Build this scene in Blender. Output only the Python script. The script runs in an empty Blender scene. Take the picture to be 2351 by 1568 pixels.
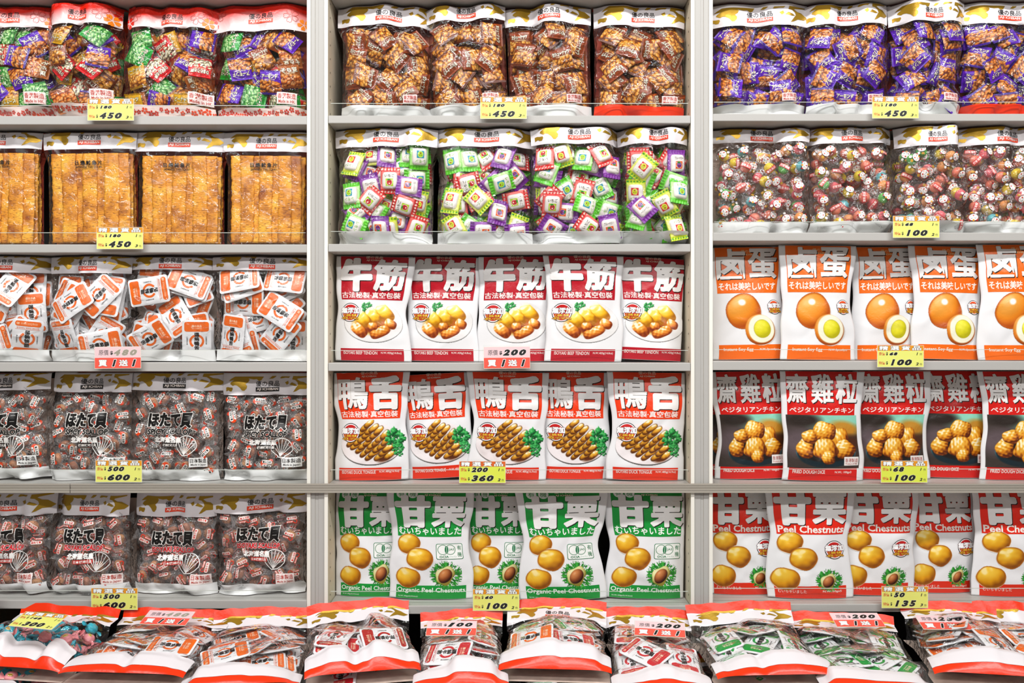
import bpy, math, random
import numpy as np
from mathutils import Vector, Matrix, Euler
from mathutils.geometry import tessellate_polygon

# ------------------------------------------------------------------ camera, world, lights, exposure
SC = bpy.context.scene
COLL = SC.collection
D = 2.0                      # camera distance to the shelf fronts (plane y = 0)
ZC = 1.45                    # camera height
CX, CY = 1175.5, 784.0
def wx(px, y=0.0): return (px - CX) / 1000.0 * (D + y) / D
def wz(py, y=0.0): return ZC + (CY - py) / 1000.0 * (D + y) / D

cam = bpy.data.cameras.new('camera'); camo = bpy.data.objects.new('camera', cam); COLL.objects.link(camo)
camo.location = (0, -D, ZC); camo.rotation_euler = (math.pi / 2, 0, 0)
cam.sensor_width = 36.0; cam.lens = 36.0 * D / 2.351; cam.clip_start = 0.05; cam.clip_end = 50
SC.camera = camo

world = bpy.data.worlds.new('shop_ambient'); SC.world = world; world.use_nodes = True
bg = world.node_tree.nodes['Background']; bg.inputs[0].default_value = (1.0, 0.97, 0.94, 1); bg.inputs[1].default_value = 0.24

def area(name, loc, rot, sx, sy, power, col=(1, 1, 1)):
    l = bpy.data.lights.new(name, 'AREA'); l.shape = 'RECTANGLE'; l.size = sx; l.size_y = sy; l.energy = power; l.color = col
    o = bpy.data.objects.new(name, l); COLL.objects.link(o); o.location = loc; o.rotation_euler = rot; return o
# rows of ceiling fluorescent fittings in the aisle in front of the shelves
for k, lx in enumerate((-1.5, 0.0, 1.5)):
    area('ceiling_tube_light', (lx, -1.45, 3.15), (math.radians(24), 0, 0), 1.3, 0.14, 36, (1, 0.985, 0.97))
for k, lx in enumerate((-2.1, -0.7, 0.7, 2.1)):
    area('aisle_tube_light', (lx, -2.9, 3.1), (math.radians(50), 0, 0), 1.2, 0.12, 21, (1, 0.98, 0.96))

SC.view_settings.view_transform = 'Standard'; SC.view_settings.look = 'None'
SC.view_settings.gamma = 1.0; SC.view_settings.use_curve_mapping = False
SC.view_settings.exposure = -0.45
SC.cycles.transparent_max_bounces = 24; SC.cycles.max_bounces = 8
SC.cycles.diffuse_bounces = 3; SC.cycles.glossy_bounces = 3; SC.cycles.transmission_bounces = 4
SC.cycles.caustics_reflective = False; SC.cycles.caustics_refractive = False

# ------------------------------------------------------------------ helpers
def lin(h):
    if isinstance(h, str):
        h = h.lstrip('#'); c = [int(h[i:i + 2], 16) / 255 for i in (0, 2, 4)]
    else: c = list(h)
    return np.array([x / 12.92 if x <= .04045 else ((x + .055) / 1.055) ** 2.4 for x in c])

def arr_lin(a):
    a = np.clip(a, 0, 1); return np.where(a <= .04045, a / 12.92, ((a + .055) / 1.055) ** 2.4)
def srgb(h):
    h = h.lstrip('#'); return np.array([int(h[i:i + 2], 16) / 255 for i in (0, 2, 4)])

_m = {}
def base_mat(name):
    m = bpy.data.materials.new(name); m.use_nodes = True
    return m, m.node_tree.nodes, m.node_tree.links, m.node_tree.nodes['Principled BSDF']

def solid(name, col, rough=.45, metal=0.0, spec=.5, bump=0.0, bscale=60, vary=0.0):
    if name in _m: return _m[name]
    m, N, L, b = base_mat(name); c = lin(col)
    b.inputs['Base Color'].default_value = (*c, 1); b.inputs['Roughness'].default_value = rough
    b.inputs['Metallic'].default_value = metal; b.inputs['Specular IOR Level'].default_value = spec
    tc = N.new('ShaderNodeTexCoord')
    n = N.new('ShaderNodeTexNoise'); n.inputs['Scale'].default_value = bscale; n.inputs['Detail'].default_value = 4
    L.new(tc.outputs['Object'], n.inputs['Vector'])
    if bump:
        bp = N.new('ShaderNodeBump'); bp.inputs['Strength'].default_value = bump; bp.inputs['Distance'].default_value = .002
        L.new(n.outputs['Fac'], bp.inputs['Height']); L.new(bp.outputs['Normal'], b.inputs['Normal'])
    if vary:
        r = N.new('ShaderNodeValToRGB'); r.color_ramp.elements[0].color = (*(c * (1 - vary)), 1); r.color_ramp.elements[1].color = (*np.minimum(c * (1 + vary), 1), 1)
        r.color_ramp.elements[0].position = .3; r.color_ramp.elements[1].position = .7
        L.new(n.outputs['Fac'], r.inputs['Fac']); L.new(r.outputs['Color'], b.inputs['Base Color'])
    _m[name] = m; return m

def vcol(name, rough=.35, metal=0.0, bump=0.25, bscale=45, spec=.5, coat=0.0):
    """printed surface: colours come from the print itself (attribute Col)"""
    if name in _m: return _m[name]
    m, N, L, b = base_mat(name)
    a = N.new('ShaderNodeAttribute'); a.attribute_name = 'Col'
    L.new(a.outputs['Color'], b.inputs['Base Color']); b.inputs['Roughness'].default_value = rough
    b.inputs['Metallic'].default_value = metal; b.inputs['Specular IOR Level'].default_value = spec
    b.inputs['Coat Weight'].default_value = coat; b.inputs['Coat Roughness'].default_value = .12
    if bump:
        tc = N.new('ShaderNodeTexCoord'); n = N.new('ShaderNodeTexNoise'); n.inputs['Scale'].default_value = bscale; n.inputs['Detail'].default_value = 3
        n.inputs['Distortion'].default_value = 1.2
        bp = N.new('ShaderNodeBump'); bp.inputs['Strength'].default_value = bump; bp.inputs['Distance'].default_value = .004
        L.new(tc.outputs['Object'], n.inputs['Vector']); L.new(n.outputs['Fac'], bp.inputs['Height'])
        L.new(bp.outputs['Normal'], b.inputs['Coat Normal' if coat else 'Normal'])
    _m[name] = m; return m

def film(name, bump=.5, bscale=30, gain=1.0, tint=(1, 1, 1), haze=0.004, rough=.1):
    if name in _m: return _m[name]
    m = bpy.data.materials.new(name); m.use_nodes = True; N = m.node_tree.nodes; L = m.node_tree.links
    for n in list(N): N.remove(n)
    out = N.new('ShaderNodeOutputMaterial'); tr = N.new('ShaderNodeBsdfTransparent'); tr.inputs[0].default_value = (*tint, 1)
    gl = N.new('ShaderNodeBsdfGlossy'); gl.inputs['Roughness'].default_value = rough
    df = N.new('ShaderNodeBsdfDiffuse'); df.inputs[0].default_value = (.9, .9, .9, 1)
    ge = N.new('ShaderNodeNewGeometry'); dt = N.new('ShaderNodeVectorMath'); dt.operation = 'DOT_PRODUCT'
    L.new(ge.outputs['Incoming'], dt.inputs[0])
    def mth(op, x, y=None):
        k = N.new('ShaderNodeMath'); k.operation = op; k.use_clamp = op in ('SUBTRACT', 'MULTIPLY_ADD')
        if hasattr(x, 'links'): L.new(x, k.inputs[0])
        else: k.inputs[0].default_value = x
        if y is not None: k.inputs[1].default_value = y
        return k
    ab = mth('ABSOLUTE', dt.outputs['Value']); om = mth('SUBTRACT', 1.0); L.new(ab.outputs[0], om.inputs[1]); p5 = mth('POWER', om.outputs[0], 5.0)
    ma = mth('MULTIPLY_ADD', p5.outputs[0], .9 * gain); ma.inputs[2].default_value = .022 * gain
    mx = N.new('ShaderNodeMixShader'); mh = N.new('ShaderNodeMixShader'); mh.inputs[0].default_value = haze
    tc = N.new('ShaderNodeTexCoord'); n = N.new('ShaderNodeTexNoise'); n.inputs['Scale'].default_value = bscale
    n.inputs['Detail'].default_value = 2.5; n.inputs['Distortion'].default_value = 2.0
    bp = N.new('ShaderNodeBump'); bp.inputs['Strength'].default_value = bump; bp.inputs['Distance'].default_value = .01
    L.new(tc.outputs['Object'], n.inputs['Vector']); L.new(n.outputs['Fac'], bp.inputs['Height'])
    L.new(bp.outputs['Normal'], gl.inputs['Normal']); L.new(bp.outputs['Normal'], dt.inputs[1])
    L.new(ma.outputs[0], mx.inputs[0]); L.new(tr.outputs[0], mh.inputs[1]); L.new(df.outputs[0], mh.inputs[2])
    L.new(mh.outputs[0], mx.inputs[1]); L.new(gl.outputs[0], mx.inputs[2]); L.new(mx.outputs[0], out.inputs['Surface'])
    _m[name] = m; return m

PRINT = vcol('printed_film', .33, 0, .2, 60)
PAPER = vcol('printed_card', .5, 0, 0)
FOOD = vcol('wrapper_print', .34, 0, .35, 160, spec=.35, coat=.18)
FOIL = vcol('foil_sachet_print', .36, .0, .35, 60, coat=.25)
GOLD = solid('gold_print', '#b8912a', .3, .55, .5, .25, 60)
FILM = film('clear_bag_film', .85, 26, 2.2, rough=.07)
FILM2 = film('clear_wrapper_film', .9, 90, 1.8, haze=.02, rough=.13)
CELLO = film('crinkled_cellophane', 1.0, 120, 2.6, haze=.1, rough=.15)
SIDEFILM = film('clear_gusset_film', .9, 40, 2.2, haze=.03, rough=.16)
ACRYL = film('clear_acrylic', .0, 5, .5, tint=(.985, .995, .99), haze=.004, rough=.03)

def obj(name, me, parent=None):
    o = bpy.data.objects.new(name, me); COLL.objects.link(o)
    if parent is not None: o.parent = parent
    return o

def make_mesh(name, V, faces, mats, mi=None, col=None, smooth=True, scale=.001):
    V = np.asarray(V, float) * scale
    if not isinstance(faces, list): faces = [faces]
    faces = [np.asarray(f, np.int32) for f in faces if len(f)]
    me = bpy.data.meshes.new(name); me.vertices.add(len(V)); me.vertices.foreach_set('co', V.astype(np.float32).ravel())
    idx = np.concatenate([f.ravel() for f in faces]); tot = np.concatenate([np.full(len(f), f.shape[1], np.int32) for f in faces])
    me.loops.add(len(idx)); me.loops.foreach_set('vertex_index', idx)
    me.polygons.add(len(tot)); me.polygons.foreach_set('loop_start', np.concatenate([[0], np.cumsum(tot)[:-1]]).astype(np.int32))
    for m in (mats if isinstance(mats, (list, tuple)) else [mats]): me.materials.append(m)
    if mi is not None: me.polygons.foreach_set('material_index', np.asarray(mi, np.int32))
    me.polygons.foreach_set('use_smooth', np.full(len(tot), bool(smooth)))
    if col is not None:
        a = me.color_attributes.new('Col', 'FLOAT_COLOR', 'POINT')
        c = np.ones((len(V), 4), np.float32); c[:, :3] = col; a.data.foreach_set('color', c.ravel())
    me.update(calc_edges=True); return me

def grid_faces(nv, nu, off=0, flip=False):
    i = np.arange(nv - 1)[:, None] * nu + np.arange(nu - 1)[None, :] + off
    q = np.stack([i, i + 1, i + nu + 1, i + nu], -1).reshape(-1, 4)
    return q[:, ::-1] if flip else q

class MB:                                   # collects pieces of one mesh (mm)
    def __init__(s): s.V = []; s.F3 = []; s.F4 = []; s.m3 = []; s.m4 = []; s.C = []; s.n = 0
    def add(s, V, F, col='#ffffff', mi=0):
        V = np.asarray(V, float).reshape(-1, 3); F = np.asarray(F, int) + s.n
        s.V.append(V); c = np.asarray(col if not isinstance(col, str) else lin(col), float)
        s.C.append(np.broadcast_to(c, (len(V), 3)))
        if F.shape[1] == 3: s.F3.append(F); s.m3.append(np.full(len(F), mi))
        else: s.F4.append(F); s.m4.append(np.full(len(F), mi))
        s.n += len(V)
    def box(s, x0, x1, y0, y1, z0, z1, col='#ffffff', mi=0):
        V = [(x, y, z) for z in (z0, z1) for y in (y0, y1) for x in (x0, x1)]
        s.add(V, [(0, 2, 3, 1), (4, 5, 7, 6), (0, 1, 5, 4), (2, 6, 7, 3), (0, 4, 6, 2), (1, 3, 7, 5)], col, mi)
    def mesh(s, name, mats, smooth=True, scale=.001):
        F = []; m = []
        if s.F3: F.append(np.concatenate(s.F3)); m += s.m3
        if s.F4: F.append(np.concatenate(s.F4)); m += s.m4
        return make_mesh(name, np.concatenate(s.V), F, mats, np.concatenate(m), np.concatenate(s.C), smooth, scale)

def bevel(o, w=.0015, seg=2):
    b = o.modifiers.new('edge', 'BEVEL'); b.width = w; b.segments = seg; b.limit_method = 'ANGLE'; return o

def tag(o, label=None, cat=None, group=None, kind=None):
    if label: o['label'] = label
    if cat: o['category'] = cat
    if group: o['group'] = group
    if kind: o['kind'] = kind
    return o
def empty(name, M):
    o = bpy.data.objects.new(name, None); COLL.objects.link(o); o.matrix_world = M; o.empty_display_size = .02; return o

# ---- flat artwork (mm)
_tc = {}
def _text(s, bold, shear):
    k = (s, bold, shear)
    if k not in _tc:
        cu = bpy.data.curves.new('t', 'FONT'); cu.body = s; cu.offset = bold; cu.shear = shear
        cu.dimensions = '2D'; cu.fill_mode = 'FRONT'; cu.resolution_u = 2
        o = bpy.data.objects.new('t', cu); COLL.objects.link(o); me = o.to_mesh()
        V = np.empty(len(me.vertices) * 3); me.vertices.foreach_get('co', V); V = V.reshape(-1, 3)[:, :2].copy()
        me.calc_loop_triangles(); T = np.empty(len(me.loop_triangles) * 3, np.int32); me.loop_triangles.foreach_get('vertices', T)
        o.to_mesh_clear(); bpy.data.objects.remove(o); bpy.data.curves.remove(cu)
        _tc[k] = (V, T.reshape(-1, 3))
    return _tc[k]
def text(s, cx, cy, w=None, h=None, bold=0.0, shear=0.0, rot=0.0):
    V, T = _text(s, bold, shear)
    if not len(V): return np.zeros((0, 2)), np.zeros((0, 3), int)
    lo, hi = V.min(0), V.max(0); c = (lo + hi) / 2; d = np.maximum(hi - lo, 1e-6)
    sx = w / d[0] if w else None; sy = h / d[1] if h else None
    sx = sx or sy; sy = sy or sx
    P = (V - c) * [sx, sy]
    if rot: P = P @ np.array([[math.cos(rot), math.sin(rot)], [-math.sin(rot), math.cos(rot)]])
    return P + [cx, cy], T
_MS = {0: [], 1: [(0, 4, 7)], 2: [(1, 5, 4)], 3: [(0, 1, 5, 7)], 4: [(2, 6, 5)], 5: [(0, 4, 5, 2, 6, 7)], 6: [(1, 2, 6, 4)], 7: [(0, 1, 2, 6, 7)], 8: [(3, 7, 6)], 9: [(0, 4, 6, 3)], 10: [(1, 5, 6, 3, 7, 4)], 11: [(0, 1, 5, 6, 3)], 12: [(2, 3, 7, 5)], 13: [(0, 4, 5, 2, 3)], 14: [(1, 2, 3, 7, 4)]}
_dc = {}
def dilate(VT, r, n=8):
    """the lettering grown evenly by r, as one clean outline"""
    V, T = VT; V = np.asarray(V)
    if not len(T): return V, T
    org = np.round(V.min(0), 4); key = (np.round(V - org, 3).tobytes(), round(r, 3))
    if key in _dc: return _dc[key][0] + org, _dc[key][1]
    h = float(np.clip(min(max(r, 1.1 if np.ptp(V[:, 1]) > 40 else r) * .42, np.ptp(V[:, 1]) / 42), .1, .9)); m = int(r / h) + 3
    lo = V.min(0) - m * h; nx, ny = ((V.max(0) - lo) / h).astype(int) + m + 2
    M = np.zeros((ny, nx), bool)
    for t in T:
        p = (V[t] - lo) / h; i0, j0 = np.floor(p.min(0)).astype(int); i1, j1 = np.ceil(p.max(0)).astype(int) + 1; X, Y = np.meshgrid(np.arange(i0, i1), np.arange(j0, j1)); ok = None
        ar = (p[1, 0] - p[0, 0]) * (p[2, 1] - p[0, 1]) - (p[1, 1] - p[0, 1]) * (p[2, 0] - p[0, 0]); sg = 1 if ar >= 0 else -1
        for k in range(3):
            a, b = p[k], p[(k + 1) % 3]; e = sg * ((b[0] - a[0]) * (Y - a[1]) - (b[1] - a[1]) * (X - a[0])) + 0 >= -.12 * math.hypot(b[0] - a[0], b[1] - a[1]); ok = e if ok is None else ok & e
        M[j0:j1, i0:i1] |= ok
    R = int(r / h) + 2; d = np.where(M, 0.0, 9e9)
    for dy in range(-R, R + 1):
        for dx in range(-R, R + 1):
            q = math.hypot(dx, dy) * h
            if 0 < q <= r + 2 * h: d = np.minimum(d, np.where(np.roll(np.roll(M, dy, 0), dx, 1), q, 9e9))
    f = np.clip(r - d + .12 * h, -2 * h, 2 * h); f = sum(np.roll(np.roll(f, a, 0), b, 1) * w for a, b, w in ((0, 0, .4), (1, 0, .15), (-1, 0, .15), (0, 1, .15), (0, -1, .15)))
    f = np.where(np.abs(f) < 1e-6, 1e-6, f); I = f > 0; code = I[:-1, :-1] * 1 + I[:-1, 1:] * 2 + I[1:, 1:] * 4 + I[1:, :-1] * 8
    VV = []; TT = []; cnt = 0
    jj, ii = np.nonzero(code == 15)
    if len(jj):                                                     # whole cells, up to five side by side at a time
        full = code == 15; run = max(1, int(3.0 / h)); qx0 = []; qx1 = []; qy = []
        for j in np.unique(jj):
            row = np.nonzero(full[j])[0]; s0 = row[0]; pr = row[0]
            for c in list(row[1:]) + [10 ** 9]:
                if c != pr + 1 or c - s0 >= run: qx0.append(s0); qx1.append(pr + 1); qy.append(j); s0 = c
                pr = c
        x0, x1, y = np.array(qx0), np.array(qx1), np.array(qy); P = np.stack([np.stack([x0, y], 1), np.stack([x1, y], 1), np.stack([x1, y + 1], 1), np.stack([x0, y + 1], 1)], 1).reshape(-1, 2)
        k = np.arange(len(x0))[:, None] * 4; VV.append(P * h + lo); TT.append(np.concatenate([k + [0, 1, 2], k + [0, 2, 3]])); cnt += len(P)
    for c, polys in _MS.items():
        if not polys: continue
        jj, ii = np.nonzero(code == c)
        if not len(jj): continue
        fv = np.stack([f[jj, ii], f[jj, ii + 1], f[jj + 1, ii + 1], f[jj + 1, ii]], 1); co = np.array([[0, 0], [1, 0], [1, 1], [0, 1]], float)
        for pl in polys:
            pts = []
            for v in pl:
                if v < 4: pts.append(np.broadcast_to(co[v], (len(jj), 2)))
                else: a, b = v - 4, (v - 3) % 4; t = (fv[:, a] / (fv[:, a] - fv[:, b]))[:, None]; pts.append(co[a] * (1 - t) + co[b] * t)
            P = np.stack(pts, 1) + np.stack([ii, jj], 1)[:, None, :]; k = len(pl); VV.append(P.reshape(-1, 2) * h + lo); base = np.arange(len(jj))[:, None] * k + cnt
            TT.append(np.concatenate([base + [0, q, q + 1] for q in range(1, k - 1)])); cnt += len(jj) * k
    out = (np.concatenate(VV), np.concatenate(TT)); _dc[key] = (out[0] - org, out[1]); return out
def shift(VT, dx, dy): return VT[0] + [dx, dy], VT[1]
def join(*a):
    V = []; T = []; n = 0
    for v, t in a: V.append(v); T.append(np.asarray(t) + n); n += len(v)
    return np.concatenate(V), np.concatenate(T)
def rect(u0, v0, u1, v1, step=4.0):
    nu = max(2, int(abs(u1 - u0) / step) + 2); nv = max(2, int(abs(v1 - v0) / step) + 2)
    U, W = np.meshgrid(np.linspace(u0, u1, nu), np.linspace(v0, v1, nv)); q = grid_faces(nv, nu)
    return np.stack([U, W], -1).reshape(-1, 2), np.concatenate([q[:, [0, 1, 2]], q[:, [0, 2, 3]]])
def poly(p):
    p = np.asarray(p, float); T = tessellate_polygon([[Vector((a, b, 0)) for a, b in p]])
    T = np.array(T, int).reshape(-1, 3)
    a, b, c = p[T[:, 0]], p[T[:, 1]], p[T[:, 2]]
    s = (b[:, 0] - a[:, 0]) * (c[:, 1] - a[:, 1]) - (b[:, 1] - a[:, 1]) * (c[:, 0] - a[:, 0])
    T[s < 0] = T[s < 0][:, ::-1]; return p, T
def ell(cx, cy, a, b, n=28, rot=0.0):
    t = np.arange(n) * 2 * math.pi / n; x, y = a * np.cos(t), b * np.sin(t)
    return poly(np.stack([cx + x * math.cos(rot) - y * math.sin(rot), cy + x * math.sin(rot) + y * math.cos(rot)], 1))
def rrect(u0, v0, u1, v1, r=3, n=4):
    p = []
    for cx, cy, a0 in ((u1 - r, v1 - r, 0), (u0 + r, v1 - r, 90), (u0 + r, v0 + r, 180), (u1 - r, v0 + r, 270)):
        for k in range(n + 1):
            a = math.radians(a0 + 90 * k / n); p.append((cx + r * math.cos(a), cy + r * math.sin(a)))
    return poly(p)
def stroke(p, w, closed=False):
    p = np.asarray(p, float); n = len(p)
    d = (np.roll(p, -1, 0) - np.roll(p, 1, 0)) if closed else np.gradient(p, axis=0)
    d /= np.maximum(np.linalg.norm(d, axis=1, keepdims=True), 1e-9); nn = np.stack([-d[:, 1], d[:, 0]], 1) * w / 2
    V = np.concatenate([p + nn, p - nn]); m = n if closed else n - 1
    i = np.arange(m); j = (i + 1) % n
    return V, np.concatenate([np.stack([i, i + n, j + n], 1), np.stack([i, j + n, j], 1)])
def arc(cx, cy, a, b, t0, t1, n=16):
    t = np.linspace(math.radians(t0), math.radians(t1), n); return np.stack([cx + a * np.cos(t), cy + b * np.sin(t)], 1)
def refine(V, T, L):
    V = np.asarray(V, float); T = np.asarray(T, int)
    for _ in range(9):
        P = V[T]; e = np.linalg.norm(P - np.roll(P, -1, 1), axis=2); k = e.argmax(1); bad = e.max(1) > L
        if not bad.any(): break
        t = T[bad]; kk = k[bad]; r = np.arange(len(t)); a = t[r, kk]; b = t[r, (kk + 1) % 3]; c = t[r, (kk + 2) % 3]
        mid = np.arange(len(t)) + len(V); V = np.concatenate([V, (V[a] + V[b]) / 2])
        T = np.concatenate([T[~bad], np.stack([a, mid, c], 1), np.stack([mid, b, c], 1)])
    return V, T

class Pic:                                   # a printed photograph, painted cell by cell
    def __init__(s, u0, v0, u1, v1, res=1.0, bg=None):
        s.u0, s.v0 = u0, v0; nu = int((u1 - u0) / res) + 1; nv = int((v1 - v0) / res) + 1
        s.X, s.Y = np.meshgrid(np.linspace(u0, u1, nu), np.linspace(v0, v1, nv)); s.c = np.ones((nv, nu, 3)); s.a = np.zeros((nv, nu))
        if bg is not None: s.c[:] = srgb(bg); s.a[:] = 1
        s.r = np.random.RandomState(5)
    def noise(s, f, seed):
        r = np.random.RandomState(seed); o = 0
        for k in range(6):
            a = r.rand() * 6.28; o = o + np.sin((s.X * math.cos(a) + s.Y * math.sin(a)) * f * (.7 + .8 * r.rand()) + r.rand() * 6.28)
        return o / 6
    def mix(s, mask, col): s.c = s.c * (1 - mask[..., None]) + np.asarray(col) * mask[..., None]
    def blob(s, cx, cy, a, b, dark, mid, light, rot=0, edge=None, pw=2.0, hl=.8, tex=0, tf=.9, wob=0, seed=1, op=1):
        x = s.X - cx; y = s.Y - cy; c, n = math.cos(rot), math.sin(rot); x, y = x * c + y * n, -x * n + y * c
        th = np.arctan2(y / b, x / a); d = (np.abs(x / a) ** pw + np.abs(y / b) ** pw) ** (1 / pw)
        if wob: d = d * (1 + wob * np.sin(3 * th + seed) + wob * .7 * np.sin(5 * th + 2 * seed))
        m = np.clip((1 - d) * min(a, b) / .9 + .5, 0, 1) * op
        z = np.sqrt(np.clip(1 - d ** 2, 0, 1)); l = np.clip((-.35 * (x * c - y * n) / a + .55 * (x * n + y * c) / b + .75 * z), 0, 1)
        if tex: l = np.clip(l + tex * s.noise(tf, seed), 0, 1)
        l = l[..., None]; dk, md, lt = srgb(dark), srgb(mid), srgb(light)
        col = np.where(l < .5, dk + (md - dk) * l * 2, md + (lt - md) * (l - .5) * 2)
        if hl:
            h = np.clip((l - .9) * 9, 0, 1) * hl; col = col * (1 - h) + h
        if edge is not None:
            e = np.clip((d - .86) * 9, 0, 1)[..., None]; col = col * (1 - e) + srgb(edge) * e
        s.mix(m, col); s.a = np.maximum(s.a, m)
    def flat(s, cx, cy, a, b, col, rot=0, pw=2.0, soft=.9, op=1.0):
        x = s.X - cx; y = s.Y - cy; c, n = math.cos(rot), math.sin(rot); x, y = x * c + y * n, -x * n + y * c
        d = (np.abs(x / a) ** pw + np.abs(y / b) ** pw) ** (1 / pw); m = np.clip((1 - d) * min(a, b) / soft + .5, 0, 1) * op
        s.mix(m, srgb(col)); s.a = np.maximum(s.a, m)
    def parsley(s, cx, cy, r, n=26, seed=3, cols=('#06401a', '#128038', '#4cc060')):
        q = np.random.RandomState(seed)
        for _ in range(n):
            a = q.rand() * 6.28; d = r * math.sqrt(q.rand())
            s.blob(cx + d * math.cos(a), cy + d * math.sin(a), r * .22 * (.7 + q.rand() * .6), r * .2, *cols, rot=q.rand() * 3, hl=.1, wob=.2, seed=q.randint(99))
    def mesh(s):
        ok = s.a > .5; nv, nu = ok.shape; q = grid_faces(nv, nu); f = ok.ravel()[q].all(1); q = q[f]
        used, inv = np.unique(q, return_inverse=True)
        return np.stack([s.X, s.Y], -1).reshape(-1, 2)[used], inv.reshape(-1, 4), arr_lin(s.c.reshape(-1, 3)[used])

class Prints:                                # artwork wrapped on a surface S(u, v), sorted into named parts
    def __init__(s, S, L=3.6, base=.4, step=.26): s.S = S; s.parts = {}; s.L = L; s.base = base; s.step = step
    def pos(s, UV, layer):
        u, v = UV[:, 0], UV[:, 1]; e = .6
        P = s.S(u, v); A = s.S(u + e, v) - s.S(u - e, v); B = s.S(u, v + e) - s.S(u, v - e)
        n = np.cross(A, B); n /= np.maximum(np.linalg.norm(n, axis=1, keepdims=True), 1e-9)
        return P + n * (s.base + s.step * layer)
    def add(s, part, VT, col, layer=1, mi=0):
        if not len(VT[0]): return
        V, T = refine(VT[0], VT[1], s.L); s.parts.setdefault(part, MB()).add(s.pos(V, layer), T, col, mi)
    def pic(s, part, pic, layer=1):
        V, Q, C = pic.mesh()
        if len(Q): s.parts.setdefault(part, MB()).add(s.pos(V, layer), Q, C)
    def flush(s, parent, mats=(PRINT,), labels=None):
        for k, b in s.parts.items():
            o = obj(k, b.mesh(k, list(mats)), parent)
            if labels and k in labels: o['label'] = labels[k]

def ridges(seed, n, amp, W, H, wmin=3, wmax=9, lmin=25, lmax=70):
    r = np.random.RandomState(seed); R = [(r.uniform(-W / 2, W / 2), r.uniform(0, H), r.uniform(0, math.pi), r.uniform(lmin, lmax), r.uniform(wmin, wmax), r.choice([-1, 1]) * r.uniform(.4, 1) * amp) for _ in range(n)]
    def f(u, v):
        o = 0
        for cx, cy, a, l, w, h in R:
            p = (u - cx) * math.cos(a) + (v - cy) * math.sin(a); d = -(u - cx) * math.sin(a) + (v - cy) * math.cos(a)
            o = o + h * np.exp(-(d / w) ** 2 - (p / l) ** 2)
        return o
    return f

# ------------------------------------------------------------------ the setting and the shelving
BOARD = solid('painted_shelf', '#b4b2ae', .45, 0, .4, .05, 300)
EDGE = solid('cream_edge_strip', '#efece2', .45)
INNER = solid('cream_laminate', '#d9cfb8', .55, 0, .3, .05, 40, .04)
DARKBACK = solid('shaded_shelf_back', '#4a4440', .8)  # dark colour carries the shade of the unlit shelf interior
RAILM = solid('aluminium_rail', '#b9b2a6', .4, .35, .5, .05, 200)
FLOORM = solid('shop_floor_tile', '#b9b4ac', .35, 0, .5, .02, 8, .06)
WALLM = solid('shop_wall', '#d8d4cc', .8)
COUNTER = solid('counter_laminate', '#8d8a86', .5)

def struct(name, b, m):
    o = obj(name, b.mesh(name, [m], False)); o['kind'] = 'structure'; return o
b = MB(); b.box(-3200, 3200, -4200, 700, -60, 0); struct('floor', b, FLOORM)
b = MB(); b.box(-3200, 3200, 560, 640, 0, 3400); struct('wall_back', b, WALLM)

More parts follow.
